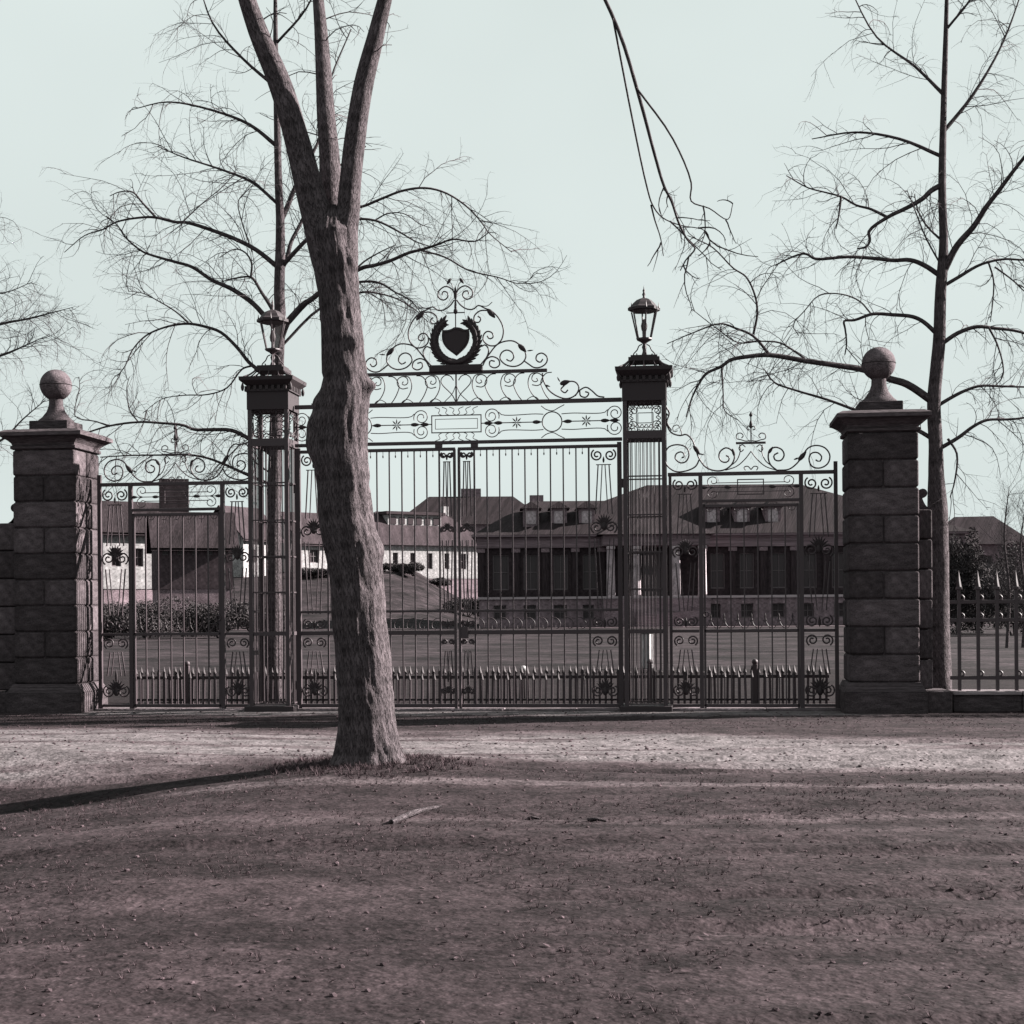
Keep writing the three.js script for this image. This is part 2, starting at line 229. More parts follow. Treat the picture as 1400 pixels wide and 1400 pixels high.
// ---------------------------------------------------------------- overthrow above the double gate
{
  const g = thing('gate_overthrow', 'openwork iron overthrow with scrolls, laurel wreath and shield spanning the double gate', 'gate overthrow');
  const yA = Yg(740, 549), yB = Yg(700, 507.5), yC = Yg(740, 602.5), xB = onZ(748, 506).x;
  hbar(g, -GATE_HALF, GATE_HALF, yA, 0.056, 'beam', 0.05); hbar(g, -xB, xB, yB, 0.046, 'beam', 0.045); hbar(g, -GATE_HALF, GATE_HALF, yC, 0.046, 'beam', 0.05);
  for (const x of [-0.25, 0.25]) part('spacer', box(0.1, 0.05, 0.04, x, (yC + GY.top) / 2, 0), iron, g);
  part('plinth', rbox(0.74, 0.1, 0.12, 0.015, 0, yB + 0.055, 0), ironMatt, g);
  // rivets along the beams
  const Z = (l) => px2(l, 480, 380, 5), Q = (l) => px2(l, 600, 250, 4);
  // upper scrolls (right half traced, mirrored)
  both(g, Z([[880, 600], [930, 540], [1000, 455], [1060, 432], [1110, 432], [1155, 460], [1187, 500], [1195, 540], [1170, 582], [1120, 605], [1055, 592], [1018, 550], [1030, 510], [1065, 493], [1102, 510], [1112, 545], [1088, 570], [1062, 556]]));
  both(g, Z([[1180, 565], [1215, 590], [1250, 612], [1295, 610], [1335, 580], [1340, 542], [1305, 514], [1270, 528], [1266, 560], [1293, 577], [1311, 555]]));
  both(g, Z([[900, 600], [925, 555], [965, 538], [1008, 558], [1014, 596], [982, 615], [948, 598], [952, 566], [982, 570]]));
  both(g, Z([[1000, 455], [985, 463], [942, 461], [907, 432], [905, 392], [930, 366], [964, 376], [971, 405], [946, 416], [930, 396]]));
  both(g, Z([[1000, 455], [1030, 420], [1041, 350], [1012, 280], [962, 228], [912, 206], [870, 188], [835, 214], [790, 212], [745, 182], [722, 150]]));
  both(g, Z([[940, 222], [880, 226], [842, 262], [846, 300], [876, 302], [886, 276], [866, 262]]));
  both(g, Z([[890, 470], [915, 458], [940, 488], [928, 540], [880, 600]]));
  both(g, Z([[718, 205], [716, 120], [738, 74], [782, 54], [830, 90], [824, 132], [790, 146], [764, 124], [770, 94], [800, 90], [803, 112]]));
  both(g, Z([[720, 120], [738, 40], [752, 25]]), { r: 0.006 });
  both(g, Z([[872, 188], [930, 192], [965, 165]]), { r: 0.006 });
  const pz = (x, y) => onZ(480 + x / 5, 380 + y / 5);
  { const a = pz(958, 243); budBoth(g, a.x, a.y, 0.17, 0.075, -50); const b = pz(1170, 480); budBoth(g, b.x, b.y, 0.16, 0.07, -45); const t = pz(1225, 496); budBoth(g, t.x, t.y, 0.09, 0.02, 5); const c = pz(756, 20); budBoth(g, c.x, c.y, 0.1, 0.045, -55); const d = pz(712, 105); bud(g, 0, d.y, 0.2, 0.05); bud(g, 0, pz(712, 225).y, 0.1, 0.06); }
  part('rod', bar(V(0, pz(712, 60).y), V(0, pz(715, 340).y), 0.014), iron, g); part('rod', bar(V(-0.13, pz(712, 238).y), V(0.13, pz(712, 238).y), 0.014), iron, g);
  // wreath of overlapping leaves
  const wc = onZ(624.6, 466), wr = 0.29, wreath = part('wreath', (() => { const pts = []; for (let i = 0; i <= 40; i++) { const a = (62 - i * (304 / 40)) * Math.PI / 180; pts.push(V(Math.cos(a) * wr, Math.sin(a) * wr * 1.04, 0)); } return limb(pts, pts.map((_, i) => 0.034 + 0.012 * Math.sin(i / 40 * Math.PI)), 8, 2); })(), ironMatt, g, [0, wc.y, 0]);
  const lr = rng(5);
  for (let i = 0; i < 90; i++) {
    const t = i / 89, a = 62 - t * 304, right = Math.cos(a * Math.PI / 180) > 0, lay = (i % 3) - 1, rr = wr + lay * (lay < 0 ? 0.026 : 0.046), tan = right ? a + 90 : a - 90, turn = (right ? -1 : 1) * (lay * 32) + (lr() - 0.5) * 16;
    const m = part('leaf', budGeo, ironMatt, wreath, [Math.cos(a * Math.PI / 180) * rr, Math.sin(a * Math.PI / 180) * rr * 1.04, lay ? 0.012 : 0.038], [0, 0, (tan + turn - 90) * Math.PI / 180]); m.scale.set(0.024, 0.062, 0.016);
  }
  // shield
  const sh = new THREE.Shape(); sh.moveTo(-0.2, 0.165); sh.quadraticCurveTo(-0.1, 0.15, -0.02, 0.2); sh.quadraticCurveTo(0.08, 0.2, 0.11, 0.172); sh.quadraticCurveTo(0.16, 0.155, 0.2, 0.17); sh.quadraticCurveTo(0.235, 0, 0.12, -0.11); sh.lineTo(0.01, -0.2); sh.lineTo(-0.1, -0.12); sh.quadraticCurveTo(-0.24, -0.02, -0.2, 0.165);
  const sc = onZ(623.5, 467), shield = part('shield', new THREE.ExtrudeGeometry(sh, { depth: 0.03, bevelEnabled: true, bevelSize: 0.012, bevelThickness: 0.012, bevelSegments: 2, curveSegments: 8 }), ironMatt, g, [0, sc.y, -0.015]); shield.scale.set(0.88, 0.93, 1);
  const rim = sh.getPoints(8).map((p) => V(p.x * 0.9, p.y * 0.9, 0.042)); part('rim', new THREE.TubeGeometry(new THREE.CatmullRomCurve3(rim, true, 'catmullrom', 0.1), 80, 0.009, 4, true), ironMatt, shield);
  // running scrolls between the two beams
  for (const [hx, hy] of [[880, 700], [1075, 695], [1262, 690]]) {
    const c = [hx, hy], rel = (l) => Z(l.map(([x, y]) => [c[0] + x * 5, c[1] + y * 5]));
    both(g, rel([[1, -1], [3, 2], [-1, 4], [-5, 1], [-4, -5], [2, -8], [9, -4], [9, 4], [3, 9], [-5, 8]].reverse().concat([])), { r: 0.0075 });
    both(g, rel([[2, -8], [-6, -7], [-10, 1], [-10, 9], [-6, 19], [1, 27], [8, 31]]), { r: 0.0075 });
    both(g, rel([[22, -9], [15, -8], [10, -3], [7, 5], [10, 15], [15, 24], [20, 30]]), { r: 0.0075 });
    both(g, rel([[-14, 31], [-10, 27], [-4, 24], [2, 26], [6, 31]]), { r: 0.006 });
  }
  part('rod', bar(V(0, yA), V(0, yB), 0.02), iron, g); both(g, Z([[722, 848], [745, 800], [815, 720], [820, 690], [790, 662], [755, 670], [735, 700]]), { r: 0.0075 }); both(g, Z([[722, 740], [745, 790], [800, 845]]), { r: 0.006 });
  // tail scroll from the short beam down to the long one
  both(g, Q([[566, 1040], [572, 1080], [600, 1132], [650, 1168], [702, 1180], [748, 1160], [766, 1122], [750, 1092], [716, 1086], [690, 1104], [672, 1096]]));
  both(g, Q([[690, 1104], [668, 1130], [690, 1148], [706, 1132]])); both(g, Q([[745, 1165], [770, 1135], [805, 1118], [838, 1138], [870, 1166], [905, 1172]])); both(g, Q([[770, 1138], [775, 1165], [805, 1172], [820, 1150], [800, 1142]]));
  { const a = onZ(600 + 690 / 4, 250 + 1092 / 4); budBoth(g, a.x, a.y, 0.15, 0.075, 15); const b = onZ(600 + 655 / 4, 250 + 1075 / 4); budBoth(g, b.x, b.y, 0.08, 0.02, 120); const c = onZ(600 + 595 / 4, 250 + 1110 / 4); budBoth(g, c.x, c.y, 0.08, 0.025, -20); }
  // frieze between the long beams
  const W = (l) => px2(l, 600, 550, 4), yM = Yg(756, 576.5), xR = 0.345, hR = 0.118;
  for (const k of [1, 0.78]) { const w = xR - (k < 1 ? 0.05 : 0), h = hR - (k < 1 ? 0.05 : 0), t = k < 1 ? 0.008 : 0.014; part('panel_frame', mergeGeometries([box(2 * w + t, t, t, 0, yM + h, 0), box(2 * w + t, t, t, 0, yM - h, 0), box(t, 2 * h - t, t, w, yM, 0), box(t, 2 * h - t, t, -w, yM, 0)]), iron, g); }
  for (const cy of [1, -1]) {
    const X1 = 0.49, X2 = onZ(841, 570).x, r = 0.11;
    both(g, spiralPts(0, 0, r, 0.03, 20, -560, 26).map(([x, y]) => [X1 + x, yM + cy * (0.098 + y * -1)]), { r: 0.007 });
    both(g, spiralPts(0, 0, r, 0.03, 160, 740, 26).map(([x, y]) => [X2 + x, yM + cy * (0.098 - y)]), { r: 0.007 });
    both(g, [[X1 + r * 0.9, yM + cy * 0.15], [X1 + r * 1.3, yM + cy * 0.112], [1.1, yM + cy * 0.112], [1.21, yM + cy * 0.105]], { r: 0.0065 });
    both(g, [[1.46, yM + cy * 0.105], [1.6, yM + cy * 0.112], [X2 - r * 1.3, yM + cy * 0.112], [X2 - r * 0.9, yM + cy * 0.15]], { r: 0.0065 });
    both(g, [[1.18, yM + cy * 0.22], [1.25, yM + cy * 0.17], [1.34, yM + cy * 0.15], [1.42, yM + cy * 0.19], [1.5, yM + cy * 0.23]], { r: 0.0065 });
    for (const sx of [0, 0.1, 0.2]) both(g, [[sx + 0.0, yM + cy * 0.12], [sx + 0.05, yM + cy * 0.15], [sx + 0.03, yM + cy * 0.2], [sx + 0.1, yM + cy * 0.235]], { r: 0.0055 });
  }
  both(g, spiralPts(1.33, yM, 0.135, 0.135, 0, 360, 24), { r: 0.0085, name: 'ring' });
  both(g, [[xR, yM], [0.7, yM], [1.195, yM]], { r: 0.0075, name: 'rod' }); both(g, [[1.465, yM], [1.8, yM], [GATE_HALF - 0.03, yM]], { r: 0.0075, name: 'rod' });
  for (const [x, a] of [[0.45, 0], [0.58, 180], [1.12, 0], [1.54, 180], [2.06, 0], [2.18, 180]]) budBoth(g, x, yM, 0.13, 0.055, a);
  for (const x of [0.84, 1.8]) for (let k = 0; k < 8; k++) { const a = k * 45 * Math.PI / 180; for (const s of [-1, 1]) bud(g, s * x + Math.cos(a) * 0.05, yM + Math.sin(a) * 0.05, 0.07, 0.02, k * 45, 'petal'); }
}

// ---------------------------------------------------------------- side wickets
const WX = { pillar: 2.905, post1: 3.345, post2: 4.69, jamb: 5.1486 }, WT = 3.204, DT = Yg(1030, 684);
function wicket(s) {
  const g = thing('side_screen', s < 0 ? 'narrow iron side screen with scrolled cresting between sunlit stone pier and lantern pillar' : 'narrow iron side screen with scrolled cresting in front of the long dark house', 'iron screen', [0, 0, 0], 'side screens');
  const X = (x) => s * x;
  vbar(g, X(WX.jamb), 0, WT + 0.14, 0.05, 'post', 0.05); vbar(g, X(WX.post1), 0, WT, 0.055, 'post', 0.055); vbar(g, X(WX.post2), 0, WT, 0.055, 'post', 0.055); vbar(g, X(WX.pillar + 0.03), 0, WT, 0.04, 'post', 0.04);
  hbar(g, X(WX.pillar), X(WX.jamb), WT, 0.05, 'top_rail', 0.045); hbar(g, X(WX.post1), X(WX.post2), DT, 0.04, 'transom', 0.04);
  for (const [a, b] of [[WX.pillar + 0.05, WX.post1 - 0.03], [WX.post2 + 0.03, WX.jamb - 0.025]]) { hbar(g, X(a), X(b), GY.rail, 0.04); hbar(g, X(a), X(b), GY.bot, 0.04); lyre(g, X(a), X(b), WT - 0.02, 0.48); }
  // frieze under the top rail
  const xm = (WX.post1 + WX.post2) / 2, ym = (WT + DT) / 2;
  for (const y of [0.06, -0.06]) hbar(g, X(WX.post1 + 0.2), X(WX.post2 - 0.2), ym + y, 0.012, 'rod', 0.012);
  hbar(g, X(WX.post1), X(WX.post2), ym, 0.012, 'rod', 0.012);
  for (const e of [-1, 1]) for (const u of [-1, 1]) curveXY(g, spiralPts(0, 0, 0.09, 0.02, 90, 560, 22).map(([x, y]) => [X(xm + e * (0.5 + x * -1)), ym + u * (0.085 - y * 0.9)]), { r: 0.0065 });
  for (const e of [-0.3, 0.3, -0.62, 0.62]) bud(g, X(xm + e), ym, 0.11, 0.045, 0);
  part('panel_frame', mergeGeometries([box(0.36, 0.014, 0.014, 0, 0.1, 0), box(0.36, 0.014, 0.014, 0, -0.1, 0), box(0.014, 0.186, 0.014, 0.173, 0, 0), box(0.014, 0.186, 0.014, -0.173, 0, 0)]), iron, g, [X(xm), ym, 0]);
  // cresting, traced on the wicket that stands clear against the sky
  const C = (l) => px2(l, 880, 550, 4).map(([x, y]) => [X(x), y]), c = (l, o) => curveXY(g, C(l), o);
  c([[124, 60], [124, 110], [150, 165], [200, 182], [232, 176], [265, 205], [285, 260], [305, 310], [340, 355], [390, 374], [440, 370], [480, 342], [497, 296], [480, 262], [450, 249], [418, 270], [412, 300], [430, 326], [460, 325], [468, 302], [450, 291]], { r: 0.011 });
  c([[303, 315], [285, 350], [230, 376], [172, 378], [128, 345], [116, 290], [136, 246], [190, 232], [236, 250], [248, 290], [230, 325], [200, 331], [172, 306], [180, 280], [210, 272], [224, 296], [208, 304]]);
  c([[124, 62], [136, 72], [140, 52], [126, 36]]); c([[208, 182], [203, 150], [184, 124], [160, 136], [165, 160], [186, 156]], { r: 0.0065 });
  c([[730, 373], [694, 342], [681, 300], [690, 262], [720, 246], [756, 260], [768, 290], [750, 318], [720, 316], [712, 291], [736, 276]], { r: 0.011 });
  c([[725, 372], [795, 366], [842, 330], [870, 290], [900, 250], [942, 236], [992, 250], [1018, 290], [1006, 336], [962, 360], [920, 350], [904, 310], [916, 280], [950, 275], [974, 300], [960, 325], [940, 314]]);
  for (const k of [-1, 1]) { const m = (l) => c(l.map(([x, y]) => [587 + k * x, y]), { r: 0.0075 }); m([[0, 268], [30, 308], [78, 350], [140, 372]]); m([[62, 232], [58, 262], [78, 318], [118, 352]]); m([[30, 245], [48, 232], [66, 250], [54, 270], [40, 258]]); m([[4, 210], [30, 212], [54, 205], [78, 198], [78, 176], [58, 168], [42, 182], [52, 196]]); m([[0, 368], [18, 350], [38, 356], [30, 372]]); m([[0, 140], [16, 130], [22, 146], [8, 152]]); }
  { const w = onZ(1006, 606), e = onZ(1047, 605); hbar(g, X(w.x), X(e.x), (w.y + e.y) / 2, 0.03, 'crest_bar'); const f0 = onZ(1026.8, 604), f1 = onZ(1026.8, 563); part('finial_rod', bar(V(X(f0.x), f0.y), V(X(f0.x), f1.y), 0.016), iron, g); const fb = onZ(1026.5, 580), ft = onZ(1026.5, 567); bud(g, X(fb.x), fb.y, 0.13, 0.045); bud(g, X(ft.x), ft.y, 0.06, 0.05); }
  for (const [x, y, l, w, a] of [[290, 262, 0.16, 0.06, -55], [316, 284, 0.1, 0.02, -15], [492, 278, 0.13, 0.04, -75], [694, 262, 0.12, 0.045, 55], [868, 294, 0.17, 0.065, 50], [836, 308, 0.08, 0.025, 20]]) { const p = onZ(880 + x / 4, 550 + y / 4); bud(g, X(p.x), p.y, l, w, s > 0 ? a : 180 - a); }
  // door
  const d = thing('wicket_gate', s < 0 ? 'small iron pedestrian gate beside the sunlit side of a stone pier' : 'small iron pedestrian gate in front of the long dark house', 'gate', [0, 0, 0], 'pedestrian gates');
  const a = WX.post1 + 0.032, b = WX.post2 - 0.032, top = DT - 0.07;
  vbar(d, X(a + 0.015), 0.03, top + 0.02, 0.03, 'stile', 0.035); vbar(d, X(b - 0.015), 0.03, top + 0.02, 0.03, 'stile', 0.035);
  hbar(d, X(a), X(b), top, 0.04, 'top_rail', 0.035); hbar(d, X(a), X(b), GY.rail, 0.045, 'rail', 0.035); hbar(d, X(a), X(b), GY.bot, 0.045, 'bottom_rail', 0.035);
  const n = 7; for (let i = 1; i < n; i++) vbar(d, X(lerp(a, b, i / n)), GY.bot, top, 0.018, 'bar');
  for (let i = 0; i < n; i++) { const m = lerp(a, b, (i + 0.5) / n); dogBars(d, [X(m)], GY.bot, 0.45); curveXY(d, [[X(m - 0.07), GY.rail + 0.03], [X(m - 0.02), GY.rail + 0.1], [X(m), GY.rail + 0.18], [X(m + 0.02), GY.rail + 0.1], [X(m + 0.07), GY.rail + 0.03]], { r: 0.006 }); bud(d, X(m), GY.rail + 0.2, 0.08, 0.022); hbar(d, X(m - 0.035), X(m + 0.035), GY.rail + 0.14, 0.01, 'rod', 0.01); part('rod', bar(V(X(m), top - 0.12), V(X(m), top), 0.008), iron, d); curveXY(d, [[X(m - 0.05), top - 0.02], [X(m - 0.03), top - 0.06], [X(m), top - 0.07], [X(m + 0.03), top - 0.06], [X(m + 0.05), top - 0.02]], { r: 0.005 }); }
  part('handle', new THREE.TorusGeometry(0.035, 0.008, 6, 12), iron, d, [X(a + 0.03), 1.3, 0.035]);
}
wicket(-1); wicket(1);

// ---------------------------------------------------------------- lantern pillars
function lanternPillar(s) {
  const c = 2.6, w = 0.29, g = thing('lantern_pillar', s < 0 ? 'square openwork iron pillar topped by a lantern with a slim tree behind it' : 'square openwork iron pillar topped by a lantern standing clear against the sky', 'gate pillar', [s * c, 0, 0], 'lantern pillars');
  const yC = Yg(880, 551), yP = Yg(880, 591.5), yP2 = Yg(880, 602), yL = Yg(880, 653);
  part('base', rbox(0.7, 0.09, 0.7, 0.015, 0, 0.03, 0), ironMatt, g);
  for (const a of [-1, 1]) for (const b of [-1, 1]) { part('corner_post', box(0.055, yC - 0.05, 0.055, 0, (yC + 0.05) / 2, 0), iron, g, [a * (w - 0.03), 0, b * (w - 0.03)]); }
  const reed = new THREE.CylinderGeometry(0.0055, 0.0055, yP2 - 0.1, 5), reedB = box(0.014, yP2 - 0.1, 0.014);
  for (let f = 0; f < 4; f++) {
    const a = f * Math.PI / 2, face = new THREE.Group(); face.name = 'face_panel'; face.rotation.y = a; g.add(face);
    const z = w - 0.03;
    for (const x of [-0.19, 0.19]) part('reed', reedB, iron, face, [x, (yP2 + 0.1) / 2, z]);
    for (const x of [-0.125, -0.075, -0.025, 0.025, 0.075, 0.125]) part('reed', reed, iron, face, [x, (yP2 + 0.1) / 2, z]);
    for (const y of [0.1, 1.0745, 1.65, 2.15, 2.65, yL]) part('tie', box(2 * (w - 0.06), y === 1.0745 ? 0.05 : 0.018, 0.026, 0, y, z), iron, face);
    part('rail', box(2 * (w - 0.058), yP - yP2, 0.05, 0, (yP + yP2) / 2, z), iron, face);
    // scroll panel
    const ym = (yC + yP) / 2, hh = (yC - yP) / 2, hw = w - 0.06;
    part('panel_frame', mergeGeometries([box(0.22, 0.01, 0.01, 0, 0.1, 0), box(0.22, 0.01, 0.01, 0, -0.1, 0), box(0.01, 0.19, 0.01, 0.105, 0, 0), box(0.01, 0.19, 0.01, -0.105, 0, 0)]), iron, face, [0, ym, z]);
    for (const q of [-1, 1]) for (const u of [-1, 1]) { part('scroll', tube(toV(spiralPts(0, 0, 0.065, 0.015, 0, 540, 18)), 0.006, 4, 40), iron, face, [q * (hw - 0.07), ym + u * (hh - 0.07), z]); part('scroll', tube(toV([[0, 0], [0.03, 0.04], [0.06, 0.0], [0.09, 0.04], [0.12, 0]]), 0.006, 4, 14), iron, face, [q * 0.06 - 0.06, ym + u * (hh - 0.045), z]); part('scroll', tube(toV([[0, 0], [0.04, 0.03], [0, 0.06], [0.04, 0.09], [0, 0.12]]), 0.006, 4, 14), iron, face, [q * (hw - 0.045), ym + u * 0.07 - 0.06, z]); }
    // dentils
    for (let k = -3; k <= 3; k++) part('dentil', box(0.04, 0.06, 0.05, k * 0.085, yC + 0.3, w + 0.015), ironMatt, face);
  }
  // capital
  const sq = (hw0, y0, hw1, y1) => { const q = new THREE.CylinderGeometry(hw1 * Math.SQRT2, hw0 * Math.SQRT2, y1 - y0, 4, 1); q.rotateY(Math.PI / 4); q.translate(0, (y0 + y1) / 2, 0); return q.toNonIndexed(); };
  const flat = (q) => { q.computeVertexNormals(); return q; };
  part('frieze', box(2 * w + 0.01, 0.25, 2 * w + 0.01, 0, yC + 0.125, 0), ironMatt, g);
  part('architrave', box(2 * w + 0.06, 0.03, 2 * w + 0.06, 0, yC + 0.265, 0), ironMatt, g);
  part('cornice', flat(mergeGeometries([sq(0.3, yC + 0.33, 0.38, yC + 0.4), sq(0.38, yC + 0.4, 0.385, yC + 0.45)])), ironMatt, g);
  part('bed_mould', box(2 * w - 0.02, 0.05, 2 * w - 0.02, 0, yC + 0.305, 0), ironMatt, g);
  for (const a of [-1, 1]) for (const b of [-1, 1]) { part('drop', budGeo, ironMatt, g, [a * 0.34, yC + 0.31, b * 0.34]).scale.set(0.025, 0.06, 0.025); part('crest_bar', tube([V(a * 0.33, yC + 0.45, b * 0.33), V(a * 0.26, yC + 0.49, b * 0.26), V(a * 0.2, yC + 0.55, b * 0.2)], 0.013, 5, 8), iron, g); }
  for (let f = 0; f < 4; f++) for (const x of [-0.13, 0, 0.13]) { const m = part('crest_bar', tube([V(x * 1.4, yC + 0.45, 0.33), V(x * 1.15, yC + 0.49, 0.26), V(x, yC + 0.55, 0.2)], 0.009, 4, 6), iron, g); m.rotation.y = f * Math.PI / 2; }
  part('lamp_stage', mergeGeometries([box(0.42, 0.05, 0.42, 0, yC + 0.575, 0), box(0.36, 0.03, 0.36, 0, yC + 0.615, 0)]), ironMatt, g);
  // lantern
  const L = new THREE.Group(); L.name = 'lantern'; L.position.y = yC + 0.63; g.add(L);
  part('stem', new THREE.LatheGeometry([[0.05, 0], [0.035, 0.04], [0.02, 0.08], [0.035, 0.13], [0.02, 0.17], [0.05, 0.2], [0.1, 0.225], [0.115, 0.25], [0, 0.25]].map(([x, y]) => new THREE.Vector2(x, y)), 10), iron, L);
  for (let k = 0; k < 4; k++) { const m = part('bracket', tube(toV([[0.03, 0.17], [0.07, 0.15], [0.1, 0.09], [0.15, 0.03], [0.13, 0.0], [0.1, 0.02], [0.11, 0.045]]), 0.008, 4, 20), iron, L); m.rotation.y = k * Math.PI / 2 + 0.2; }
  const r0 = 0.1, r1 = 0.185, y0 = 0.25, y1 = 0.62;
  for (let k = 0; k < 6; k++) {
    const a = k * Math.PI / 3 + 0.35, b = a + Math.PI / 3, P = (r, y, t) => V(Math.cos(t) * r, y, Math.sin(t) * r);
    part('glazing_bar', limb([P(r0, y0, a), P(r1, y1, a)], [0.011, 0.012], 5, 2), iron, L);
    const q = new THREE.BufferGeometry(), A = P(r0, y0, a), B = P(r0, y0, b), C2 = P(r1, y1, b), D2 = P(r1, y1, a); q.setAttribute('position', new THREE.Float32BufferAttribute([A, B, C2, A, C2, D2].flatMap((v) => [v.x, v.y, v.z]), 3)); q.setAttribute('uv', new THREE.Float32BufferAttribute([0, 0, 1, 0, 1, 1, 0, 0, 1, 1, 0, 1], 2)); q.computeVertexNormals();
    part('pane', q, glassMat, L);
    part('cresting', new THREE.ConeGeometry(0.012, 0.09, 4), iron, L, [Math.cos(a) * 0.215, y1 + 0.07, Math.sin(a) * 0.215]);
  }
  part('burner', new THREE.LatheGeometry([[0.03, 0.25], [0.02, 0.3], [0.012, 0.34], [0.035, 0.36], [0.045, 0.42], [0.025, 0.5], [0, 0.52]].map(([x, y]) => new THREE.Vector2(x, y)), 8), ironMatt, L);
  part('roof', new THREE.LatheGeometry([[0, 0.8], [0.05, 0.795], [0.1, 0.775], [0.15, 0.73], [0.18, 0.69], [0.222, 0.665], [0.222, 0.63], [0.19, 0.615], [0, 0.615]].map(([x, y]) => new THREE.Vector2(x, y)), 6).rotateY(-0.35 + Math.PI / 6 * 0).toNonIndexed(), ironMatt, L).geometry.computeVertexNormals();
  part('finial', new THREE.LatheGeometry([[0.03, 0.79], [0.014, 0.82], [0.026, 0.85], [0.012, 0.88], [0.02, 0.9], [0.006, 0.93], [0, 0.98]].map(([x, y]) => new THREE.Vector2(x, y)), 8), iron, L);
  // small side flourish
  part('flourish', tube(toV([[s * 0.29, yP + 0.35], [s * 0.33, yP + 0.25], [s * 0.3, yP + 0.14], [s * 0.36, yP + 0.02]]), 0.01, 5, 14), iron, g);
}
lanternPillar(-1); lanternPillar(1);

// ---------------------------------------------------------------- stone piers with ball finials
function stonePier(s) {
  const b = 5.7057, p = 0.45, pz = 0.1836, r = rng(s < 0 ? 11 : 23);
  const g = thing('stone_pier', s < 0 ? 'rusticated stone gate pier with ball finial, its gateward side sunlit' : 'rusticated stone gate pier with ball finial, a tree close behind it', 'gate pier', [s * b, 0, pz], 'stone gate piers');
  const st = () => stoneTones[Math.floor(r() * 4)];
  part('plinth', rbox(1.06, 0.3, 1.06, 0.02, 0, 0.13, 0), stoneTones[0], g);
  const sl = new THREE.CylinderGeometry(0.46 * Math.SQRT2, 0.525 * Math.SQRT2, 0.12, 4); sl.rotateY(Math.PI / 4); sl.translate(0, 0.34, 0); const sl2 = sl.toNonIndexed(); sl2.computeVertexNormals(); part('plinth_slope', sl2, stoneTones[1], g);
  const y0 = 0.4, n = 9, hC = 0.362;
  part('core', box(0.85, n * hC, 0.85, 0, y0 + n * hC / 2, 0), stoneTones[2], g);
  for (let i = 0; i < n; i++) {
    const y = y0 + (i + 0.5) * hC, split = i % 2, wj = 0.9 + (r() - 0.5) * 0.012;
    for (const q of [-1, 1]) { const geo = split ? rbox(wj / 2 - 0.005, hC - 0.01, 0.9, 0.03) : rbox(0.9, hC - 0.01, wj / 2 - 0.005, 0.03); part('stone_block', geo, st(), g, split ? [q * wj / 4, y, (r() - 0.5) * 0.01] : [(r() - 0.5) * 0.01, y, q * wj / 4]); }
  }
  const yT = y0 + n * hC;
  // necking and cap mouldings (square in plan)
  const prof = [[0.44, 0], [0.47, 0.015], [0.47, 0.05], [0.45, 0.06], [0.46, 0.09], [0.5, 0.13], [0.545, 0.16], [0.57, 0.175], [0.6, 0.185], [0.6, 0.235], [0.52, 0.275], [0.34, 0.3]];
  const q = new THREE.LatheGeometry(prof.map(([x, y]) => new THREE.Vector2(x * Math.SQRT2, y)), 4); q.rotateY(Math.PI / 4); const q2 = q.toNonIndexed(); q2.computeVertexNormals(); part('cap', q2, stoneTones[1], g, [0, yT, 0]);
  const yN = yT + 0.295;
  part('finial_base', rbox(0.56, 0.14, 0.56, 0.012, 0, yN + 0.06, 0), stoneTones[0], g);
  const yb = 4.6117, nk = yb - yN - 0.19;
  part('finial_neck', new THREE.LatheGeometry([[0.25, 0], [0.25, 0.02], [0.19, 0.07], [0.13, 0.15], [0.1, 0.24], [0.092, nk - 0.09], [0.115, nk - 0.075], [0.115, nk - 0.055], [0.095, nk - 0.04], [0.1, nk + 0.03]].map(([x, y]) => new THREE.Vector2(x, y)), 24), stoneTones[1], g, [0, yN + 0.13, 0]);
  const ball = part('ball', new THREE.SphereGeometry(0.222, 28, 20), stoneTones[3], g, [0, yb, 0]);
  part('band', new THREE.TorusGeometry(0.2215, 0.006, 5, 28), stoneTones[2], ball, [0, 0, 0], [Math.PI / 2, 0, 0]);
  // outer wing with a rolled top
  const yW = 2.66, ww = s < 0 ? 0.4 : 0.2; for (let i = 0; i < 6; i++) { const h = (yW - 0.3) / 6; part('wing_stone', rbox(ww, h - 0.012, 0.62, 0.025), st(), g, [s * (0.44 + ww / 2), 0.3 + (i + 0.5) * h, -0.05]); }
  part('wing_core', box(ww - 0.06, yW - 0.32, 0.5, s * (0.42 + ww / 2), (yW + 0.28) / 2, -0.05), stoneTones[2], g);
  part('wing_plinth', rbox(0.34, 0.3, 0.8, 0.02), stoneTones[0], g, [s * 0.7, 0.13, -0.05]);
  const cv = new THREE.Shape(); cv.moveTo(0, 0); cv.lineTo(0.19, 0); cv.quadraticCurveTo(0.1, 0.02, 0.06, 0.2); cv.lineTo(0, 0.22); cv.lineTo(0, 0); const eg = new THREE.ExtrudeGeometry(cv, { depth: 0.5, bevelEnabled: false, curveSegments: 10 }); if (s < 0) eg.scale(-1, 1, 1); eg.translate(s * 0.45, yW, -0.3); part('wing_scroll', eg, stoneTones[1], g);
  const roll = new THREE.CylinderGeometry(0.06, 0.06, 0.52, 14); roll.rotateX(Math.PI / 2); part('wing_scroll', roll, stoneTones[0], g, [s * 0.53, yW + 0.21, -0.05]);
}
stonePier(-1); stonePier(1);

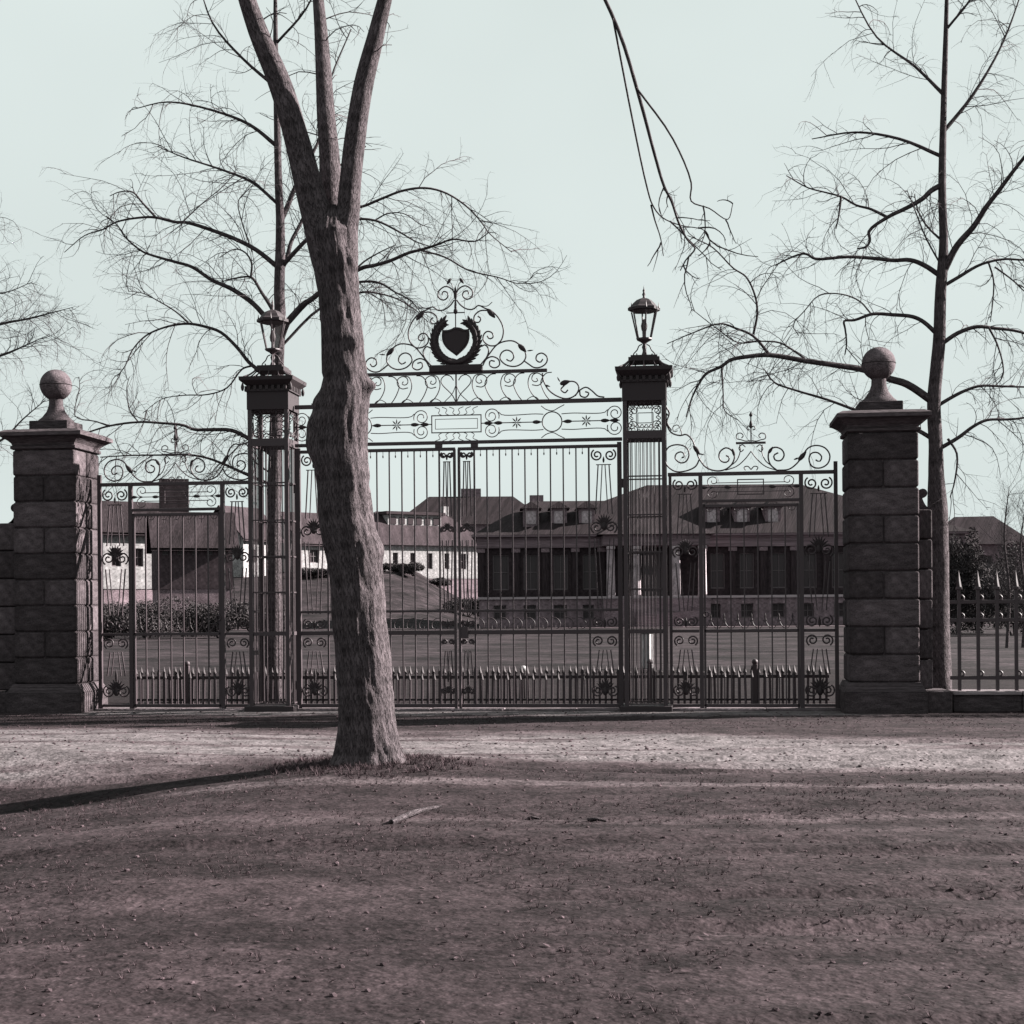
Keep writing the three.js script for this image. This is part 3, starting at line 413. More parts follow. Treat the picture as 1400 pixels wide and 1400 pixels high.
// threshold kerb under the gates
const kerbTones = [0.2, 0.25, 0.17].map((v) => std({ color: dusk(v, 0.7), map: stoneMap, bumpMap: stoneBump, bumpScale: 0.012, roughness: 0.95 }));
{ const g = thing('threshold_kerb', 'long worn stone threshold laid under the iron gates', 'kerb', [0, 0, 0]); let x = -5.2, r = rng(3), i = 0; while (x < 5.15) { const w = Math.min(0.9 + r() * 0.5, 5.2 - x); part('kerb_stone', rbox(w - 0.012, 0.12, 0.34, 0.015), kerbTones[i++ % 3], g, [x + w / 2, -0.035 + (r() - 0.5) * 0.008, 0.0]); x += w; } }

{ // low close-set railing just inside the gates
  const z = -1.25, g = thing('low_railing', 'knee-high railing of close spiked bars just inside the gates', 'railing', [0, 0, z]), r = rng(15), pk = box(0.034, 0.44, 0.03, 0, 0.22, 0), tip = new THREE.ConeGeometry(0.03, 0.12, 4); tip.translate(0, 0.5, 0);
  for (const y of [0.07, 0.4]) part('rail', rbox(10.3, y > 0.2 ? 0.045 : 0.03, 0.035, 0.006, 0, y, 0), ironMatt, g);
  for (let i = 0; i < 118; i++) { const b = part('picket', pk, iron, g, [-5.1 + i * 0.0872, 0.01, (r() - 0.5) * 0.01], [0, 0, (r() - 0.5) * 0.05]); part('spear_tip', tip, ironMatt, b); }
  for (const x of [-4.3, -2.6, -1.3, 2.6, 4.1]) { part('standard', rbox(0.07, 0.58, 0.07, 0.01, 0, 0.29, 0), iron, g, [x, 0, 0.01]); part('knob', new THREE.SphereGeometry(0.045, 8, 6), iron, g, [x, 0.61, 0.01]); }
}

// ---------------------------------------------------------------- low wall and railing at the right
{
  const x0 = 6.6, x1 = 13, z = 0.1836, w = thing('low_wall', 'low stone wall with pale coping carrying spiked railings', 'wall', [x0, 0, z]);
  let x = 0, i = 0; const r = rng(9); while (x < x1 - x0) { const l = 0.8 + r() * 0.4; part('wall_stone', rbox(l - 0.01, 0.22, 0.4, 0.012), stoneTones[i % 4], w, [x + l / 2, 0.11, 0]); part('coping_stone', rbox(l - 0.006, 0.05, 0.46, 0.012), std({ color: dusk(0.32, 0.6), map: stoneMap, roughness: 0.9 }), w, [x + l / 2, 0.247, 0]); x += l; i++; }
  const g = thing('spiked_railing', 'dark iron railing with pointed bars standing on the low wall', 'railing', [x0, 0.27, z]), Hh = 1.62;
  for (const y of [0.17, 0.93, 1.17]) part('rail', rbox(x1 - x0, 0.05, 0.036, 0.006, (x1 - x0) / 2, y, 0), iron, g);
  for (let k = 0; k < 26; k++) {
    const bx = 0.12 + k * 0.243, b = part('picket', box(0.042, 1.36, 0.042, 0, 0.68, 0), iron, g, [bx, 0, 0]);
    const tip = new THREE.ConeGeometry(0.04, 0.24, 4); part("spike", tip, ironMatt, b, [0, 1.47, 0]); part('collar', rbox(0.075, 0.04, 0.075, 0.01), iron, b, [0, 1.35, 0]);
    for (const y of [0.17, 0.93, 1.17]) part('scroll', tube([V(0.015, y + 0.015), V(0.05, y + 0.03), V(0.06, y + 0.06), V(0.03, y + 0.09), V(0.015, y + 0.08)], 0.014, 5, 10), iron, b, [0, 0, 0.01]);
  }
}

// ---------------------------------------------------------------- trees
function P3(list, z0, spread = 0, seed = 1, dir) { // pixel polyline into the tree's own depth, wandering away from the trunk in depth
  const r = rng(seed), sd = dir === undefined ? (r() < 0.5 ? -1 : 1) : dir; let acc = 0; return list.map(([x, y], i) => { if (i) { const a = list[i - 1]; acc += Math.hypot(x - a[0], y - a[1]) / 88; } const jt = i && i < list.length - 1 ? 3.2 : 0; return onZ(x + (r() - 0.5) * jt, y + (r() - 0.5) * jt, z0 + sd * spread * acc); });
}
function twigsFrom(pts, r0, rand, out, depth, scaleLen, droop) {
  const c = new THREE.CatmullRomCurve3(pts, false, 'centripetal'), L = c.getLength(), n = Math.max(1, Math.floor(L / [0.085, 0.1, 0.1][depth]));
  for (let i = 0; i < n; i++) {
    const t = (i + rand()) / n; if (t < 0.1 && !depth) continue; if (rand() < 0.2) continue;
    const p = c.getPoint(Math.min(1, t)), T = c.getTangent(Math.min(0.999, t)); const side = rand() < 0.5 ? -1 : 1;
    const d = T.clone().multiplyScalar(0.5 + rand()).add(V((rand() - 0.5) * 0.7 - side * T.y * 0.8, (rand() - 0.5) * 0.7 + side * T.x * 0.8, (rand() - 0.5) * 1.5)).normalize();
    const len = scaleLen * (0.25 + Math.pow(rand(), 1.7) * 1.3) * (1 - 0.3 * t), q = [p.clone()], m = depth ? 4 : 6, bend = (rand() - 0.5) * 0.5, dr = droop * (0.3 + rand()); let cur = p.clone();
    for (let k = 0; k < m; k++) { d.add(V(-d.y * bend + (rand() - 0.5) * 0.4, d.x * bend + (rand() - 0.5) * 0.4 - dr * 0.3, (rand() - 0.5) * 0.4)).normalize(); cur = cur.clone().addScaledVector(d, len / m); q.push(cur); }
    const r = Math.min(r0 * 0.5, [0.0075, 0.0055, 0.004][depth]) * (0.7 + 0.5 * rand());
    out.push(limb(q, q.map((_, k) => r * (1 - 0.6 * k / m)), 3, 1));
    if (depth < 2) twigsFrom(q, r, rand, out, depth + 1, scaleLen * 0.5, droop);
  }
}
function bareTree(name, label, group, base, trunkPts, trunkR, branches, z0, opt) {
  const g = thing(name, label, 'tree', [0, 0, 0], group), tw = [], rand = rng(opt.seed);
  part('trunk', limb(trunkPts, trunkR, 14, 5, 0.1, opt.seed), opt.mat, g);
  branches.forEach(([pts, r0, r1, dir], i) => {
    const q = P3(pts, z0, opt.spread, opt.seed + i * 13, dir), rads = q.map((_, k) => lerp(r0, r1, k / (q.length - 1)));
    part('branch', limb(q, rads, 6, 4, 0.16, i), opt.mat, g); twigsFrom(q, r0, rand, tw, 0, opt.twig, opt.droop);
  });
  if (tw.length) stuff(part('twigs', mergeGeometries(tw), twigMat, g)); return g;
}
{ // tree behind the right stone pier
  const z = -1.6, T = [[1284, 945], [1283, 860], [1283, 760], [1282, 700], [1280, 650], [1279, 600], [1277, 550], [1281, 500], [1284, 462], [1286, 400], [1289, 362], [1290, 325], [1288, 260], [1290, 150], [1293, 50], [1296, -60], [1299, -160]];
  const R = [0.19, 0.165, 0.155, 0.145, 0.11, 0.098, 0.098, 0.092, 0.088, 0.078, 0.072, 0.063, 0.056, 0.045, 0.034, 0.022, 0.01];
  const tp = T.map(([x, y]) => onZ(x, y, z)); tp[0].y = -0.1;
  const B = [
    [[[1284, 376], [1265, 363], [1245, 357], [1220, 355], [1195, 354], [1158, 351], [1115, 353], [1105, 347], [1095, 346], [1075, 354], [1060, 363]], 0.036, 0.009],
    [[[1282, 458], [1262, 440], [1248, 433], [1220, 430], [1192, 430], [1170, 436], [1153, 438], [1157, 450], [1157, 470], [1155, 485]], 0.032, 0.008],
    [[[1191, 429], [1175, 412], [1150, 403], [1120, 404], [1100, 425], [1084, 445], [1092, 459]], 0.012, 0.005],
    [[[1277, 550], [1240, 525], [1215, 517], [1183, 505], [1145, 498], [1100, 492], [1053, 487], [1020, 487], [1000, 492], [987, 501], [965, 512], [955, 525], [945, 545], [938, 570]], 0.055, 0.008, 1],
    [[[1100, 490], [1080, 476], [1065, 469], [1040, 467], [1010, 467], [980, 448], [945, 422]], 0.016, 0.005, 1],
    [[[1053, 486], [1030, 458], [1005, 448], [985, 442], [950, 455], [912, 470]], 0.022, 0.006, 1],
    [[[1030, 457], [1035, 430], [1033, 405], [1020, 380], [1003, 366], [975, 340], [955, 328], [940, 322]], 0.018, 0.006, 1],
    [[[987, 501], [988, 540], [990, 562], [1010, 575]], 0.012, 0.005, 1],
    [[[1278, 602], [1255, 590], [1215, 574], [1172, 560], [1130, 547], [1085, 532], [1060, 522], [1045, 505]], 0.034, 0.008],
    [[[1290, 252], [1275, 262], [1262, 270], [1240, 285], [1215, 297], [1187, 318], [1190, 328], [1185, 336], [1172, 340]], 0.042, 0.012],
    [[[1213, 297], [1190, 285], [1170, 280], [1150, 268], [1130, 262], [1105, 258], [1075, 240]], 0.022, 0.008],
    [[[1150, 268], [1148, 292], [1143, 313]], 0.018, 0.006],
    [[[1290, 372], [1310, 335], [1330, 310], [1350, 280], [1365, 262], [1385, 235], [1410, 200], [1440, 140]], 0.052, 0.015],
    [[[1288, 392], [1310, 378], [1335, 363], [1352, 357], [1375, 353], [1400, 354], [1430, 350]], 0.028, 0.012],
    [[[1352, 360], [1358, 385], [1357, 420], [1354, 440]], 0.014, 0.006], [[[1360, 365], [1385, 385], [1400, 398], [1420, 410]], 0.014, 0.006],
    [[[1285, 472], [1310, 455], [1335, 447], [1360, 448], [1385, 452], [1405, 458], [1430, 470]], 0.034, 0.015],
    [[[1352, 448], [1362, 470], [1371, 500], [1370, 515], [1358, 530]], 0.016, 0.006],
    [[[1280, 556], [1305, 540], [1320, 532], [1340, 527], [1370, 527], [1400, 530], [1430, 528]], 0.028, 0.01],
    [[[1280, 616], [1310, 598], [1330, 583], [1350, 575], [1375, 573], [1400, 570], [1430, 560]], 0.03, 0.012],
    [[[1296, 600], [1308, 620], [1305, 660], [1299, 680]], 0.02, 0.008], [[[1289, 330], [1268, 310], [1255, 290], [1250, 265]], 0.018, 0.006], [[[1288, 365], [1265, 325], [1250, 290], [1240, 260]], 0.014, 0.006],
    [[[1290, 180], [1330, 130], [1370, 60], [1400, -20]], 0.03, 0.008], [[[1291, 130], [1250, 90], [1200, 50], [1160, -20]], 0.028, 0.007], [[[1290, 215], [1230, 190], [1170, 180], [1110, 190]], 0.03, 0.007], [[[1294, 40], [1330, -10], [1350, -80]], 0.02, 0.006],
  ];
  bareTree('bare_tree', 'slim bare tree behind the stone pier beside the spiked railing', 'leafless trees inside the gate', null, tp, R, B, z, { seed: 31, mat: bark, spread: 0.22, twig: 0.9, droop: 0.6 });
}
{ // tree behind the left lantern pillar
  const z = -2.2, T = [[374, 950], [374, 830], [375, 700], [378, 560], [381, 470], [383, 430], [382, 400], [383, 350], [383, 300], [381, 258], [379, 180], [377, 80], [376, -40], [374, -140]];
  const tp = T.map(([x, y]) => onZ(x, y, z)); tp[0].y = -0.1;
  const B = [
    [[[383, 368], [350, 342], [322, 328], [290, 315], [255, 304], [240, 304], [212, 296], [190, 298], [160, 303], [140, 312], [115, 322], [88, 345]], 0.036, 0.006],
    [[[212, 296], [195, 276], [180, 264], [163, 262], [150, 268]], 0.018, 0.006],
    [[[380, 452], [362, 432], [345, 415], [322, 398], [310, 390], [290, 382], [262, 365], [240, 357], [208, 349], [195, 344], [172, 324], [160, 310], [145, 295]], 0.042, 0.006, 1],
    [[[381, 445], [370, 420], [357, 400], [345, 382], [340, 378], [320, 380], [303, 385]], 0.032, 0.008], [[[343, 378], [345, 360], [335, 345], [322, 341], [300, 352]], 0.018, 0.006],
    [[[383, 466], [393, 440], [402, 430], [415, 418], [428, 408], [440, 398], [470, 380], [497, 367], [510, 362], [535, 355], [560, 347], [580, 342], [600, 334], [620, 328], [650, 331], [668, 318]], 0.055, 0.007],
    [[[480, 376], [497, 360], [520, 345], [540, 335]], 0.018, 0.006], [[[575, 342], [610, 353], [640, 368], [680, 380], [715, 388], [735, 372]], 0.016, 0.004],
    [[[384, 372], [392, 352], [397, 330], [410, 305], [420, 285], [430, 265], [460, 230], [500, 200]], 0.04, 0.012],
    [[[385, 364], [405, 342], [420, 328], [435, 315], [460, 305], [490, 300], [515, 302], [545, 315], [570, 332], [600, 340]], 0.04, 0.006], [[[513, 301], [530, 292], [550, 292], [575, 305], [590, 312]], 0.012, 0.005],
    [[[383, 305], [395, 275], [402, 258], [415, 235], [440, 180], [450, 110], [480, 40]], 0.045, 0.01],
    [[[425, 275], [460, 285], [492, 284], [520, 272], [550, 262], [580, 258], [610, 265], [640, 285], [660, 305], [670, 320], [700, 345]], 0.028, 0.006],
    [[[383, 455], [440, 400], [494, 384], [520, 386], [540, 398], [560, 412], [575, 427]], 0.026, 0.006], [[[383, 475], [440, 420], [494, 400], [515, 400], [540, 408], [565, 422], [585, 440]], 0.024, 0.006],
    [[[379, 535], [352, 505], [340, 495], [325, 475], [302, 453], [280, 445], [258, 442], [230, 447], [200, 458], [180, 480], [172, 500], [160, 515]], 0.034, 0.006, 1],
    [[[258, 442], [240, 425], [215, 410], [195, 400], [175, 398]], 0.014, 0.005], [[[345, 500], [330, 505], [310, 530], [285, 540], [250, 540], [220, 545], [195, 565]], 0.016, 0.005],
    [[[376, 625], [350, 605], [337, 598], [318, 590], [285, 588], [265, 587], [250, 583], [220, 578], [190, 578], [150, 583], [117, 592]], 0.036, 0.012, 1],
    [[[376, 665], [340, 650], [310, 636], [285, 626], [260, 622], [220, 622], [180, 623], [137, 625]], 0.026, 0.008, 1], [[[240, 582], [241, 600], [239, 618]], 0.018, 0.01], [[[190, 578], [178, 560], [173, 530], [177, 515]], 0.012, 0.005],
    [[[150, 583], [130, 575], [104, 568], [110, 530], [108, 515]], 0.012, 0.005], [[[375, 650], [350, 632], [335, 605], [300, 640], [290, 655]], 0.014, 0.006],
    [[[379, 200], [340, 170], [290, 150], [230, 140], [180, 150]], 0.032, 0.006], [[[378, 120], [330, 80], [290, 30], [270, -30]], 0.028, 0.006], [[[377, 60], [420, 10], [450, -60]], 0.024, 0.006], [[[381, 280], [345, 250], [300, 230], [250, 215], [215, 200]], 0.026, 0.006], [[[345, 345], [330, 300], [325, 275], [340, 258]], 0.012, 0.005], [[[250, 303], [275, 280], [310, 250], [325, 230]], 0.012, 0.005],
  ];
  bareTree('bare_tree', 'slim bare tree rising behind the lantern pillar near the thick trunk', 'leafless trees inside the gate', null, tp, [0.16, 0.13, 0.11, 0.1, 0.092, 0.088, 0.082, 0.078, 0.07, 0.062, 0.052, 0.04, 0.024, 0.01], B, z, { seed: 57, mat: bark, spread: 0.22, twig: 1.0, droop: 0.45 });
}
{ // tree beyond the left pier whose outer twigs reach into view
  const z = -9, tp = [[-190, 960], [-188, 800], [-185, 600], [-180, 400], [-172, 200], [-168, 0]].map(([x, y]) => onZ(x, y, z)); tp[0].y = -0.1;
  const B = [[[[-184, 540], [-120, 490], [-60, 465], [0, 444], [40, 434], [70, 428], [100, 420]], 0.05, 0.006], [[[-186, 600], [-110, 540], [-40, 500], [10, 484], [38, 470], [68, 457]], 0.05, 0.005], [[[-186, 700], [-120, 660], [-50, 630], [5, 598], [32, 573], [62, 547]], 0.045, 0.008], [[[-182, 430], [-110, 400], [-50, 395], [5, 400], [45, 385]], 0.04, 0.005], [[[-178, 330], [-120, 290], [-60, 280], [-10, 300]], 0.04, 0.006]];
  bareTree('bare_tree', 'bare tree beyond the pier whose thin twig ends reach over its ball finial', 'leafless trees inside the gate', null, tp, [0.2, 0.17, 0.14, 0.11, 0.07, 0.04], B, z, { seed: 91, mat: bark, spread: 0.1, twig: 1.1, droop: 0.2 });
}
{ // thick trunk in front of the gate
  const g = thing('plane_tree', 'thick leaning tree trunk with burl and forked top standing before the gate', 'tree'), fw = (treeP.x - CX) * FWD.x + (treeP.z - CZ) * FWD.z;
  const E = [[280, 448, 458], [290, 440, 466], [302, 430, 476], [318, 421, 484], [350, 428, 487], [400, 436, 491], [450, 438, 494], [500, 440, 499], [540, 439, 504], [580, 434, 503], [620, 430, 503], [660, 433, 505], [700, 434, 509], [730, 439, 514], [760, 446, 519], [800, 452, 523], [850, 456, 526], [900, 460, 532], [950, 463, 536], [1000, 465, 541], [1030, 464, 545], [1050, 460, 550], [1062, 452, 560], [1074, 440, 572]].reverse();
  const pts = E.map(([y, a, b]) => atF((a + b) / 2, y, fw)), rad = E.map(([y, a, b]) => (b - a) / 2 / F * fw); pts[0].y = Math.min(pts[0].y, height(pts[0].x, pts[0].z) - 0.08);
  // trunk skin with root flare, knots and burl pushed out of it
  const geo = limb(pts, rad, 72, 10, 0.07, 4), pos = geo.attributes.position, knots = [[416, 578, 0.22, 0.15, -0.03], [412, 600, 0.12, 0.06, 0.02], [425, 612, 0.18, 0.06, 0], [507, 528, 0.1, 0.1, 0.05], [512, 505, 0.07, 0.04, 0.06], [489, 470, 0.1, 0.04, 0.12], [484, 360, 0.1, 0.035, 0.1], [520, 750, 0.14, 0.04, 0.05], [470, 430, 0.09, 0.03, 0.18], [441, 548, 0.12, 0.06, 0.0]].map(([x, y, s, a, dz]) => [atF(x, y, fw).add(V(0, 0, dz)), s, a]);
  const c0 = new THREE.CatmullRomCurve3(pts), vv = new THREE.Vector3(), out = new THREE.Vector3();
  for (let i = 0; i < pos.count; i++) {
    vv.fromBufferAttribute(pos, i); const ring = Math.floor(i / 73), t = ring / ((pts.length - 1) * 10), cc = c0.getPoint(Math.min(1, t)); out.subVectors(vv, cc); out.y = 0; if (out.lengthSq() > 0) out.normalize();
    let k = 0; for (const [p, s, a] of knots) { const d = vv.distanceTo(p); k += a * Math.exp(-d * d / (s * s) * 2.2); }
    const an = Math.atan2(out.z, out.x); k += 0.09 * Math.exp(-Math.max(0, vv.y - 0.05) * 4.5) * Math.pow(Math.max(0, Math.sin(an * 2.5 + 1)), 2) + 0.02 * (fbm(an * 2 + 60, vv.y * 1.5 + 20, 3) - 0.5) + 0.012 * (fbm(an * 5 + 30, vv.y * 3 + 30, 3) - 0.5) + 0.016 * (vn(an * 12 + 30, vv.y * 4 + 30) - 0.5) - 0.014 * smooth(0.16, 0, Math.abs(vn(an * 7 + 60 + vv.y * 0.6, vv.y * 2.2 + 9) - 0.5));
    vv.addScaledVector(out, k); pos.setXYZ(i, vv.x, vv.y, vv.z);
  }
  geo.computeVertexNormals(); part('trunk', geo, bark, g);
  const tw = [], rand = rng(404);
  const arm = (list, r, dz, tws, mat = bark) => { const q = list.map(([x, y, z], i) => atF(x, y, fw - (z || 0) + dz)); part('limb', limb(q, r, 16, 5, 0.08, list[0][0]), mat, g); if (tws) twigsFrom(q.slice(-4), 0.02, rand, tw, 0, 0.5, 0.3); };
  arm([[462, 400], [450, 350], [441, 318], [432, 290], [423, 258], [408, 200], [385, 120], [352, 40], [320, -60], [300, -150]], [0.15, 0.16, 0.15, 0.13, 0.12, 0.11, 0.1, 0.085, 0.06, 0.03], 0, true);
  arm([[466, 400], [468, 350], [471, 315], [476, 288], [478, 258], [484, 200], [496, 120], [516, 40], [540, -60], [560, -160]], [0.14, 0.14, 0.12, 0.1, 0.095, 0.092, 0.085, 0.07, 0.05, 0.03], 0, true);
  arm([[460, 390, -0.06], [456, 345, -0.12], [454, 310, -0.18], [453, 280, -0.22], [452, 240, -0.3], [446, 160, -0.5], [440, 60, -0.8], [430, -60, -1.1]], [0.14, 0.14, 0.12, 0.105, 0.095, 0.085, 0.065, 0.04], 0, true);
  const br = (list, r0, r1) => { const q = list.map(([x, y, z]) => atF(x, y, fw - (z || 0))); part('branch', limb(q, q.map((_, i) => lerp(r0, r1, i / (q.length - 1))), 6, 4, 0.12, 3), bark, g); twigsFrom(q.slice(Math.floor(q.length / 2)), 0.015, rand, tw, 0, 0.42, 0.5); };
  br([[530, -30], [580, -110, 0.2], [660, -150, 0.5], [740, -120, 0.8], [800, -50, 1.0], [845, 40, 1.1], [876, 140, 1.2], [896, 215, 1.2], [908, 255, 1.2], [918, 275, 1.2], [928, 305, 1.2], [940, 328, 1.2], [950, 340, 1.2], [938, 355, 1.2], [930, 370, 1.2]], 0.02, 0.004);
  br([[838, 25, 1.1], [866, 170, 1.1], [885, 258, 1.1], [892, 280, 1.1], [905, 297, 1.1], [930, 308, 1.1], [965, 316, 1.1], [972, 338, 1.1]], 0.008, 0.003);
  br([[890, 280, 1.1], [895, 300, 1.1], [903, 325, 1.1], [907, 350, 1.1]], 0.007, 0.003);
  br([[870, 120, 1.2], [920, 190, 1.4], [945, 250, 1.4], [945, 275, 1.4], [970, 285, 1.4], [995, 300, 1.4], [1002, 278, 1.4]], 0.008, 0.003);
  if (tw.length) stuff(part('twigs', mergeGeometries(tw), twigMat, g));
}

// ---------------------------------------------------------------- houses behind
const brickDark = std({ color: dusk(0.05), map: stoneMap, roughness: 0.95 }), stoneMid = std({ color: dusk(0.26), map: stoneMap, roughness: 0.95 }), slate = std({ color: dusk(0.034), map: stoneMap, bumpMap: stoneBump, bumpScale: 0.03, roughness: 0.85 }), limewash = std({ color: dusk(0.45, 0.2), map: stoneMap, roughness: 0.95 }), paleStone = std({ color: dusk(0.55, 0.6), map: stoneMap, roughness: 0.9 }), paneMat = std({ color: dusk(0.03), roughness: 0.25, specularIntensity: 0.4 }), frameMat = std({ color: dusk(0.06), roughness: 0.7 });
function prism(tris) { const g = new THREE.BufferGeometry(), P = []; for (const f of tris) for (let k = 1; k < f.length - 1; k++) P.push(...f[0], ...f[k], ...f[k + 1]); g.setAttribute('position', new THREE.Float32BufferAttribute(P, 3)); const U = []; for (let i = 0; i < P.length; i += 3) U.push((P[i] + P[i + 2] * 0.37) * 0.3, (P[i + 1] + P[i + 2] * 0.6) * 0.3); g.setAttribute('uv', new THREE.Float32BufferAttribute(U, 2)); g.computeVertexNormals(); return g; }
function hip(x0, x1, z0, z1, y0, y1, rx0, rx1) { const zm = (z0 + z1) / 2, A = [x0, y0, z1], B = [x1, y0, z1], C = [x1, y0, z0], D = [x0, y0, z0], R = [rx0, y1, zm], S = [rx1, y1, zm]; return prism([[A, B, S, R], [B, C, S], [C, D, R, S], [D, A, R], [A, D, C, B]]); }
function wallHoles(w, h, t, holes) { const s = new THREE.Shape(); s.moveTo(0, 0); s.lineTo(w, 0); s.lineTo(w, h); s.lineTo(0, h); s.lineTo(0, 0); for (const [x0, y0, x1, y1] of holes) { const p = new THREE.Path(); p.moveTo(x0, y0); p.lineTo(x0, y1); p.lineTo(x1, y1); p.lineTo(x1, y0); p.lineTo(x0, y0); s.holes.push(p); } return new THREE.ExtrudeGeometry(s, { depth: t, bevelEnabled: false }); }
function windowIn(g, x, y, z, w, h, ry = 0) { const f = new THREE.Group(); f.name = 'window'; f.position.set(x, y, z); f.rotation.y = ry; g.add(f); const t = 0.09; part('frame', mergeGeometries([box(w, t, 0.1, 0, h / 2 - t / 2, 0), box(w, t, 0.1, 0, -h / 2 + t / 2, 0), box(t, h - 2 * t, 0.1, w / 2 - t / 2, 0, 0), box(t, h - 2 * t, 0.1, -w / 2 + t / 2, 0, 0), box(0.05, h - 2 * t, 0.07, 0, 0, 0), box(w - 2 * t, 0.05, 0.06, 0, 0, 0)]), frameMat, f); part('pane', box(w - 0.02, h - 0.02, 0.02, 0, 0, -0.06), paneMat, f); return f; }
function frameAt(px, fw, o) { const p = atF(px, V0, fw); o.position.set(p.x, 0, p.z); o.rotation.y = YAW; return o; }
{ // long pavilion
  const FW = 113, sc = F / FW, g = frameAt(900, FW, thing('pavilion_house', 'long dark house with slate hip roof, dormers and pale columned porch beyond the lawn', 'house'));
  const x = (px) => (px - 900) / sc, y = (py, px = 900) => CY + (V0 - 0.0078 * (px - 700) - py) / sc;
  const yB = y(818), yE = y(748), yT = y(733), D = 14;
  // basement
  const bw = [[675, 692], [716, 733], [757, 775], [797, 812], [970, 985], [1013, 1030], [1056, 1073], [1097, 1113], [1140, 1156], [1180, 1196], [1220, 1236], [1262, 1278]].map(([a, b]) => [x(a), x(b)]), X0 = x(655), X1 = x(1316);
  part('basement_wall', wallHoles(X1 - X0, yB - 0.0, 0.4, bw.map(([a, b]) => [a - X0, 0.55, b - X0, 1.6])), stoneMid, g, [X0, 0, -0.4]);
  for (const [a, b] of bw) windowIn(g, (a + b) / 2, 1.075, -0.28, b - a, 1.05);
  part('string_course', box(X1 - X0 + 0.2, 0.18, 0.2, (X0 + X1) / 2, yB + 0.09, 0.02), paleStone, g);
  // main storey
  const mw = [[674, 696], [716, 736], [757, 777], [797, 817], [882, 906], [972, 992], [1012, 1032], [1056, 1076], [1098, 1118], [1138, 1158], [1178, 1198], [1218, 1238], [1260, 1280]].map(([a, b]) => [x(a), x(b)]);
  part('wall', wallHoles(X1 - X0, yE - yB - 0.18, 0.4, mw.map(([a, b]) => [a - X0, 0.5, b - X0, 3.1])), brickDark, g, [X0, yB + 0.18, -0.45]);
  for (const [a, b] of mw) windowIn(g, (a + b) / 2, yB + 0.18 + 1.8, -0.3, b - a, 2.6);
  part('side_wall', box(0.4, yE, D - 0.5, X1 - 0.2, yE / 2, -0.45 - (D - 0.5) / 2 - 0.03), stoneMid, g); part('side_wall', box(0.4, yE, D - 0.5, X0 + 0.2, yE / 2, -0.45 - (D - 0.5) / 2 - 0.03), stoneMid, g); part('back_wall', box(X1 - X0 - 0.9, yE, 0.4, (X0 + X1) / 2, yE / 2, -D), stoneMid, g);
  for (const p of [658, 706, 746, 787, 823, 962, 1002, 1044, 1086, 1130]) part('pilaster', box(0.5, yE - yB - 0.2, 0.14, x(p), (yB + 0.18 + yE) / 2, 0.025), brickDark, g), part('capital', box(0.62, 0.3, 0.26, x(p), yE - 0.17, 0.04), stoneMid, g);
  part('entablature', box(X1 - X0 + 0.3, yT - yE, 0.6, (X0 + X1) / 2, (yT + yE) / 2, -0.05), stoneMid, g); part('cornice', box(X1 - X0 + 1.0, 0.14, 1.2, (X0 + X1) / 2, yT + 0.07, 0.05), stoneMid, g);
  // roofs
  const yr = yT + 0.15; const rB = y(653), rA = y(675.5);
  part('roof', hip(x(700), x(1330), -D - 0.5, 0.7, yr, rB, x(897), x(1118)), slate, g);
  part('roof', hip(x(645), x(1000), -D + 0.2, 0.62, yr - 0.01, rA, x(729), x(950)), slate, g);
  part('chimney', box(1.1, 1.6, 0.9, x(738), y(680) + 0.2, -11), stoneMid, g);
  // dormers
  for (const p of [727, 766, 804, 977, 1018, 1061]) { const dx = x(p), dz = -1.05, yb = y(718), h = 1.35; const d = new THREE.Group(); d.name = 'dormer'; d.position.set(dx, yb, dz); g.add(d); part('dormer_wall', box(1.15, h, 2.4, 0, h / 2, -1.15), stoneMid, d); part('dormer_window', mergeGeometries([box(0.75, 0.95, 0.05, 0, h / 2, 0.08)]), paleStone, d); part('dormer_roof', prism([[[-0.8, h, 0.3], [0.8, h, 0.3], [0, h + 0.55, -0.2]], [[0.8, h, 0.3], [0.8, h, -3.2], [0, h + 0.55, -3.2], [0, h + 0.55, -0.2]], [[-0.8, h, -3.2], [-0.8, h, 0.3], [0, h + 0.55, -0.2], [0, h + 0.55, -3.2]], [[-0.8, h, -3.2], [0.8, h, -3.2], [0.8, h, 0.3], [-0.8, h, 0.3]]]), slate, d); }
  // porch
  const pz = 3.2, xl = x(822), xr = x(964); part('porch_base', box(xr - xl, yB - 0.02, pz - 0.05, (xl + xr) / 2, (yB - 0.02) / 2, pz / 2 + 0.1), stoneMid, g);
  for (const p of [832, 866, 919, 954]) { const c = part('column', new THREE.CylinderGeometry(0.27, 0.32, yE - yB - 0.5, 12), paleStone, g, [x(p), (yB + yE) / 2, pz - 0.35]); part('capital', box(0.6, 0.22, 0.6, 0, (yE - yB) / 2 - 0.13, 0), paleStone, c); part('column_base', box(0.6, 0.22, 0.6, 0, -(yE - yB) / 2 + 0.13, 0), paleStone, c); }
  part('porch_entablature', box(xr - xl, yT - yE - 0.02, pz - 0.4, (xl + xr) / 2, (yT + yE) / 2, pz / 2 + 0.16), stoneMid, g);
  part('porch_roof', hip(xl - 0.4, xr + 0.4, -5, pz + 0.4, yT, yT + 1.9, xl + 3, xr - 3), slate, g);
  part('door', box(1.5, 3.1, 0.1, x(893), yB + 1.75, 0.06), std({ color: dusk(0.05), roughness: 0.6 }), g);
  for (let k = 0; k < 5; k++) part('step', box(3.2, 0.2, 0.4, x(893), 0.1 + k * 0.2, pz + 2 - k * 0.4), stoneMid, g);
}
